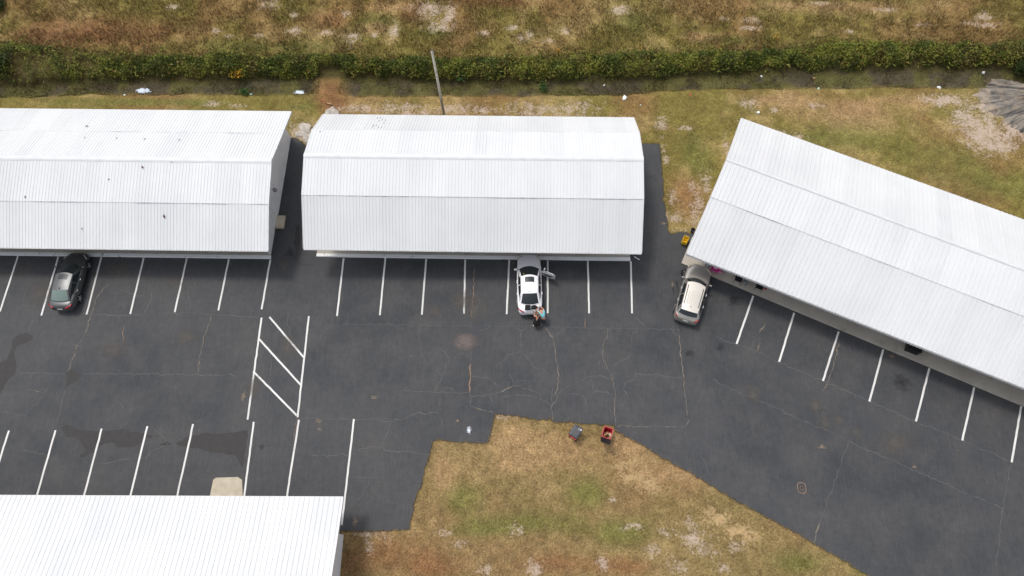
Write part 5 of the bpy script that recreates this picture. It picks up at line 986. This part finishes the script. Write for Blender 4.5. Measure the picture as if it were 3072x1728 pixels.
for sx in (-.24, .24):
    for sy in (-.16, .16): MB().lathe([(.085, -.02), (.085, .02)], (sx, sy, .085), 'x', 12).build('wheel', M['pinkp'], tc)
q = P(*Zc(1000, 785), .4) + FR; v, f = openbox(.13, .13, 0, .24, 1.3); o = pyd('pail', v, f, M['palepink']); o.location = (q.x, q.y, .14); o.rotation_euler = (0, 0, a3); tag(o, 'pale pink square pail next to the magenta toy cart', 'pail')
q = P(*Z1(665, 470, 2600, 950, 4.83), .3); u0 = empty('air_conditioner', (q.x, q.y + .05, .14), a3); tag(u0, 'black box unit standing on the walkway under the eave', 'unit'); MB().box((0, 0, .30), (.86, .62, .60)).build('casing', M['black'], u0); MB().box((0, 0, .63), (.92, .68, .05)).build('cover', M['black'], u0)
for j in range(6): MB().box((0, -.315, .12 + j * .08), (.76, .02, .03)).build('louvre', M['steel'], u0)
q = P(2053, 818, .2); bm_ = bmesh.new(); bmesh.ops.create_icosphere(bm_, subdivisions=3, radius=1)
for w_ in bm_.verts: w_.co = Vector((w_.co.x * .25, w_.co.y * .27, max(0, w_.co.z * .28 + .2))) * (1 + .08 * math.sin(w_.co.x * 8 + 2) * math.sin(w_.co.y * 9))
me = bpy.data.meshes.new('sack'); bm_.to_mesh(me); bm_.free(); o = link('rubbish_bag', me, M['black'], None, True); o.location = (q.x, q.y, 0); tag(o, 'black rubbish bag on the asphalt by the champagne car bonnet', 'bag')
q = P(2079, 690, .25); o = MB().lathe([(.13, 0), (.17, .3), (.175, .31), (.15, .31), (.12, .06)], (0, 0, 0), 'z', 16).build('flower_pot', M['shorts']); o.location = (q.x, q.y, 0); tag(o, 'dark pot at the corner of the angled building', 'pot')

# ------------------------------------------------------------------ covers, rubble, litter
q = P(2405, 1464); uc = empty('utility_cover', (q.x, q.y, 0)); tag(uc, 'small round utility cover in a square asphalt cut', 'cover'); rr_ = [(math.copysign(abs(math.cos(t)) ** .6, math.cos(t)) * .27, math.copysign(abs(math.sin(t)) ** .6, math.sin(t)) * .33) for t in [i * math.pi / 16 for i in range(33)]]
ribbon('collar', [Vector(p_) for p_ in rr_], .035, .006, M['rust'], uc); MB().lathe([(.10, .0), (.10, .014), (.085, .018)], (0, 0, 0), 'z', 18).build('lid', M['steel'], uc); ring = [(math.cos(t) * .105, math.sin(t) * .105, .012) for t in [i * math.pi / 10 for i in range(21)]]; MB().tube(ring, .012, 5, False).build('rim', M['rust'], uc)
q = P(1122, 1192); dr_ = empty('drain_cover', (q.x, q.y, 0)); tag(dr_, 'small olive brown drain grate set in the asphalt', 'drain'); MB().box((0, 0, .006), (.40, .26, .012)).build('frame', M['olive'], dr_)
for j in range(5): MB().box((-.14 + j * .07, 0, .016), (.035, .20, .010)).build('bar', M['crack'], dr_)
def rock(px, py, s, label, mat='rock', name='rubble_stone', cat='stone', flat=.6, group=None, zo=0.0):
    q = P(px, py); zg = max(float(gz([q.x], [q.y])[0]), -.62) + zo; bm_ = bmesh.new(); bmesh.ops.create_icosphere(bm_, subdivisions=2, radius=1); rr = random.Random(int(px * 7 + py))
    off = Vector((rr.uniform(0, 9), rr.uniform(0, 9), 0))
    for w_ in bm_.verts:
        n_ = 1 + .28 * math.sin(w_.co.x * 3 + off.x) * math.cos(w_.co.y * 3.3 + off.y) + rr.uniform(-.09, .09); w_.co = Vector((w_.co.x * s[0], w_.co.y * s[1], w_.co.z * s[0] * flat)) * n_
    me = bpy.data.meshes.new(name); bm_.to_mesh(me); bm_.free(); o = link(name, me, M[mat]); o.location = (q.x, q.y, zg + s[0] * flat * .35); o.rotation_euler = (0, 0, rr.uniform(0, 3)); return tag(o, label, cat, group)
rock(989, 335, (.28, .5), 'tall pale boulder in the rubble heap behind the middle roof'); rock(983, 346, (.3, .28), 'low pale boulder at the alley side of the rubble heap'); rock(1004, 342, (.36, .42), 'broad pale boulder leaning in the rubble heap'); rock(915, 388, (.7, .5), 'flat broken concrete slab between the two long roofs', flat=.14); rock(925, 412, (.5, .45), 'lower flat concrete chunk at the alley head', flat=.14); rock(898, 402, (.4, .3), 'small flat concrete chunk beside the gable wall corner', flat=.16)
for a, b, s, lb, mt in [(2823, 257, .22, 'round white plastic bag at the ditch edge', 'litter'), (370, 281, .10, 'small white scrap beside the bright ditch puddle', 'litter'), (750, 279, .15, 'pale teal crumpled scrap in the green ditch weeds', 'teal'), (1874, 294, .26, 'crumpled white sheet lying on the near ditch bank', 'litter'), (2458, 262, .13, 'pale teal scrap at the grassy ditch edge', 'teal'), (2290, 217, .10, 'tiny white scrap under the ditch weeds', 'litter'), (1815, 242, .10, 'white scrap at the foot of the weeds', 'litter'), (2450, 221, .13, 'small brown cardboard scrap in the ditch', 'card'), (2275, 337, .14, 'white paper scrap near the angled roof corner', 'litter'), (1922, 314, .07, 'little white butt end on the near bank grass', 'litter'), (2962, 205, .16, 'white rag caught in weeds near the big roots', 'litter'), (1113, 375, .01, '', '')]:
    if lb: rock(a, b, (s, s * .7), lb, mt, 'litter', 'litter', .5)
fl = P(966, 310); fg = empty('survey_flag', (fl.x, fl.y, -.03)); tag(fg, 'small red survey flag near the rubble heap', 'flag'); MB().tube([(0, 0, 0), (.02, .03, .5)], .006, 5).build('wire', M['steel'], fg); pyd('pennant', [(.02, .03, .5), (.22, -.10, .44), (.24, -.14, .30), (.02, .02, .36)], [(0, 1, 2, 3)], M['orange'], fg).modifiers.new('t', 'SOLIDIFY').thickness = .004
fl = P(2066, 290); fg = empty('survey_flag', (fl.x, fl.y, -.03)); tag(fg, 'thin pink survey flag in the grass beyond the angled roof', 'flag'); MB().tube([(0, 0, 0), (.0, .05, .5)], .006, 5).build('wire', M['steel'], fg); pyd('pennant', [(.0, .05, .5), (.08, -.10, .46), (.07, -.2, .30), (.0, .03, .34)], [(0, 1, 2, 3)], M['orange'], fg).modifiers.new('t', 'SOLIDIFY').thickness = .004
q = P(990, 313); o = MB().tube([(-.22, .08, .07), (.05, .0, .07), (.12, -.03, .07), (.2, -.06, .07)], [.08, .08, .05, .05], 10).build('bottle', M['card'], None, True); o.location = (q.x, q.y, -.02); tag(o, 'brown bottle lying on top of the rubble heap', 'bottle')
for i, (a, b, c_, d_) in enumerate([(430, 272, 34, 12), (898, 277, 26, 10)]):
    film(a, b, c_, d_, 'sky_glare', .004 + .001 * i, name='water_glare', parent=None, zg=-.52)['kind'] = 'stuff'  # painted reflection of bright sky on the ditch water
q = P(1888 + 8, 775); o = MB().tube([(-.18, .14, .03), (.0, 0, .03), (.2, -.12, .03)], .03, 5).build('paper_scrap', M['litter']); o.location = (q.x + .35, q.y, 0); tag(o, 'curled pale paper strip on asphalt by the kerb end', 'litter')
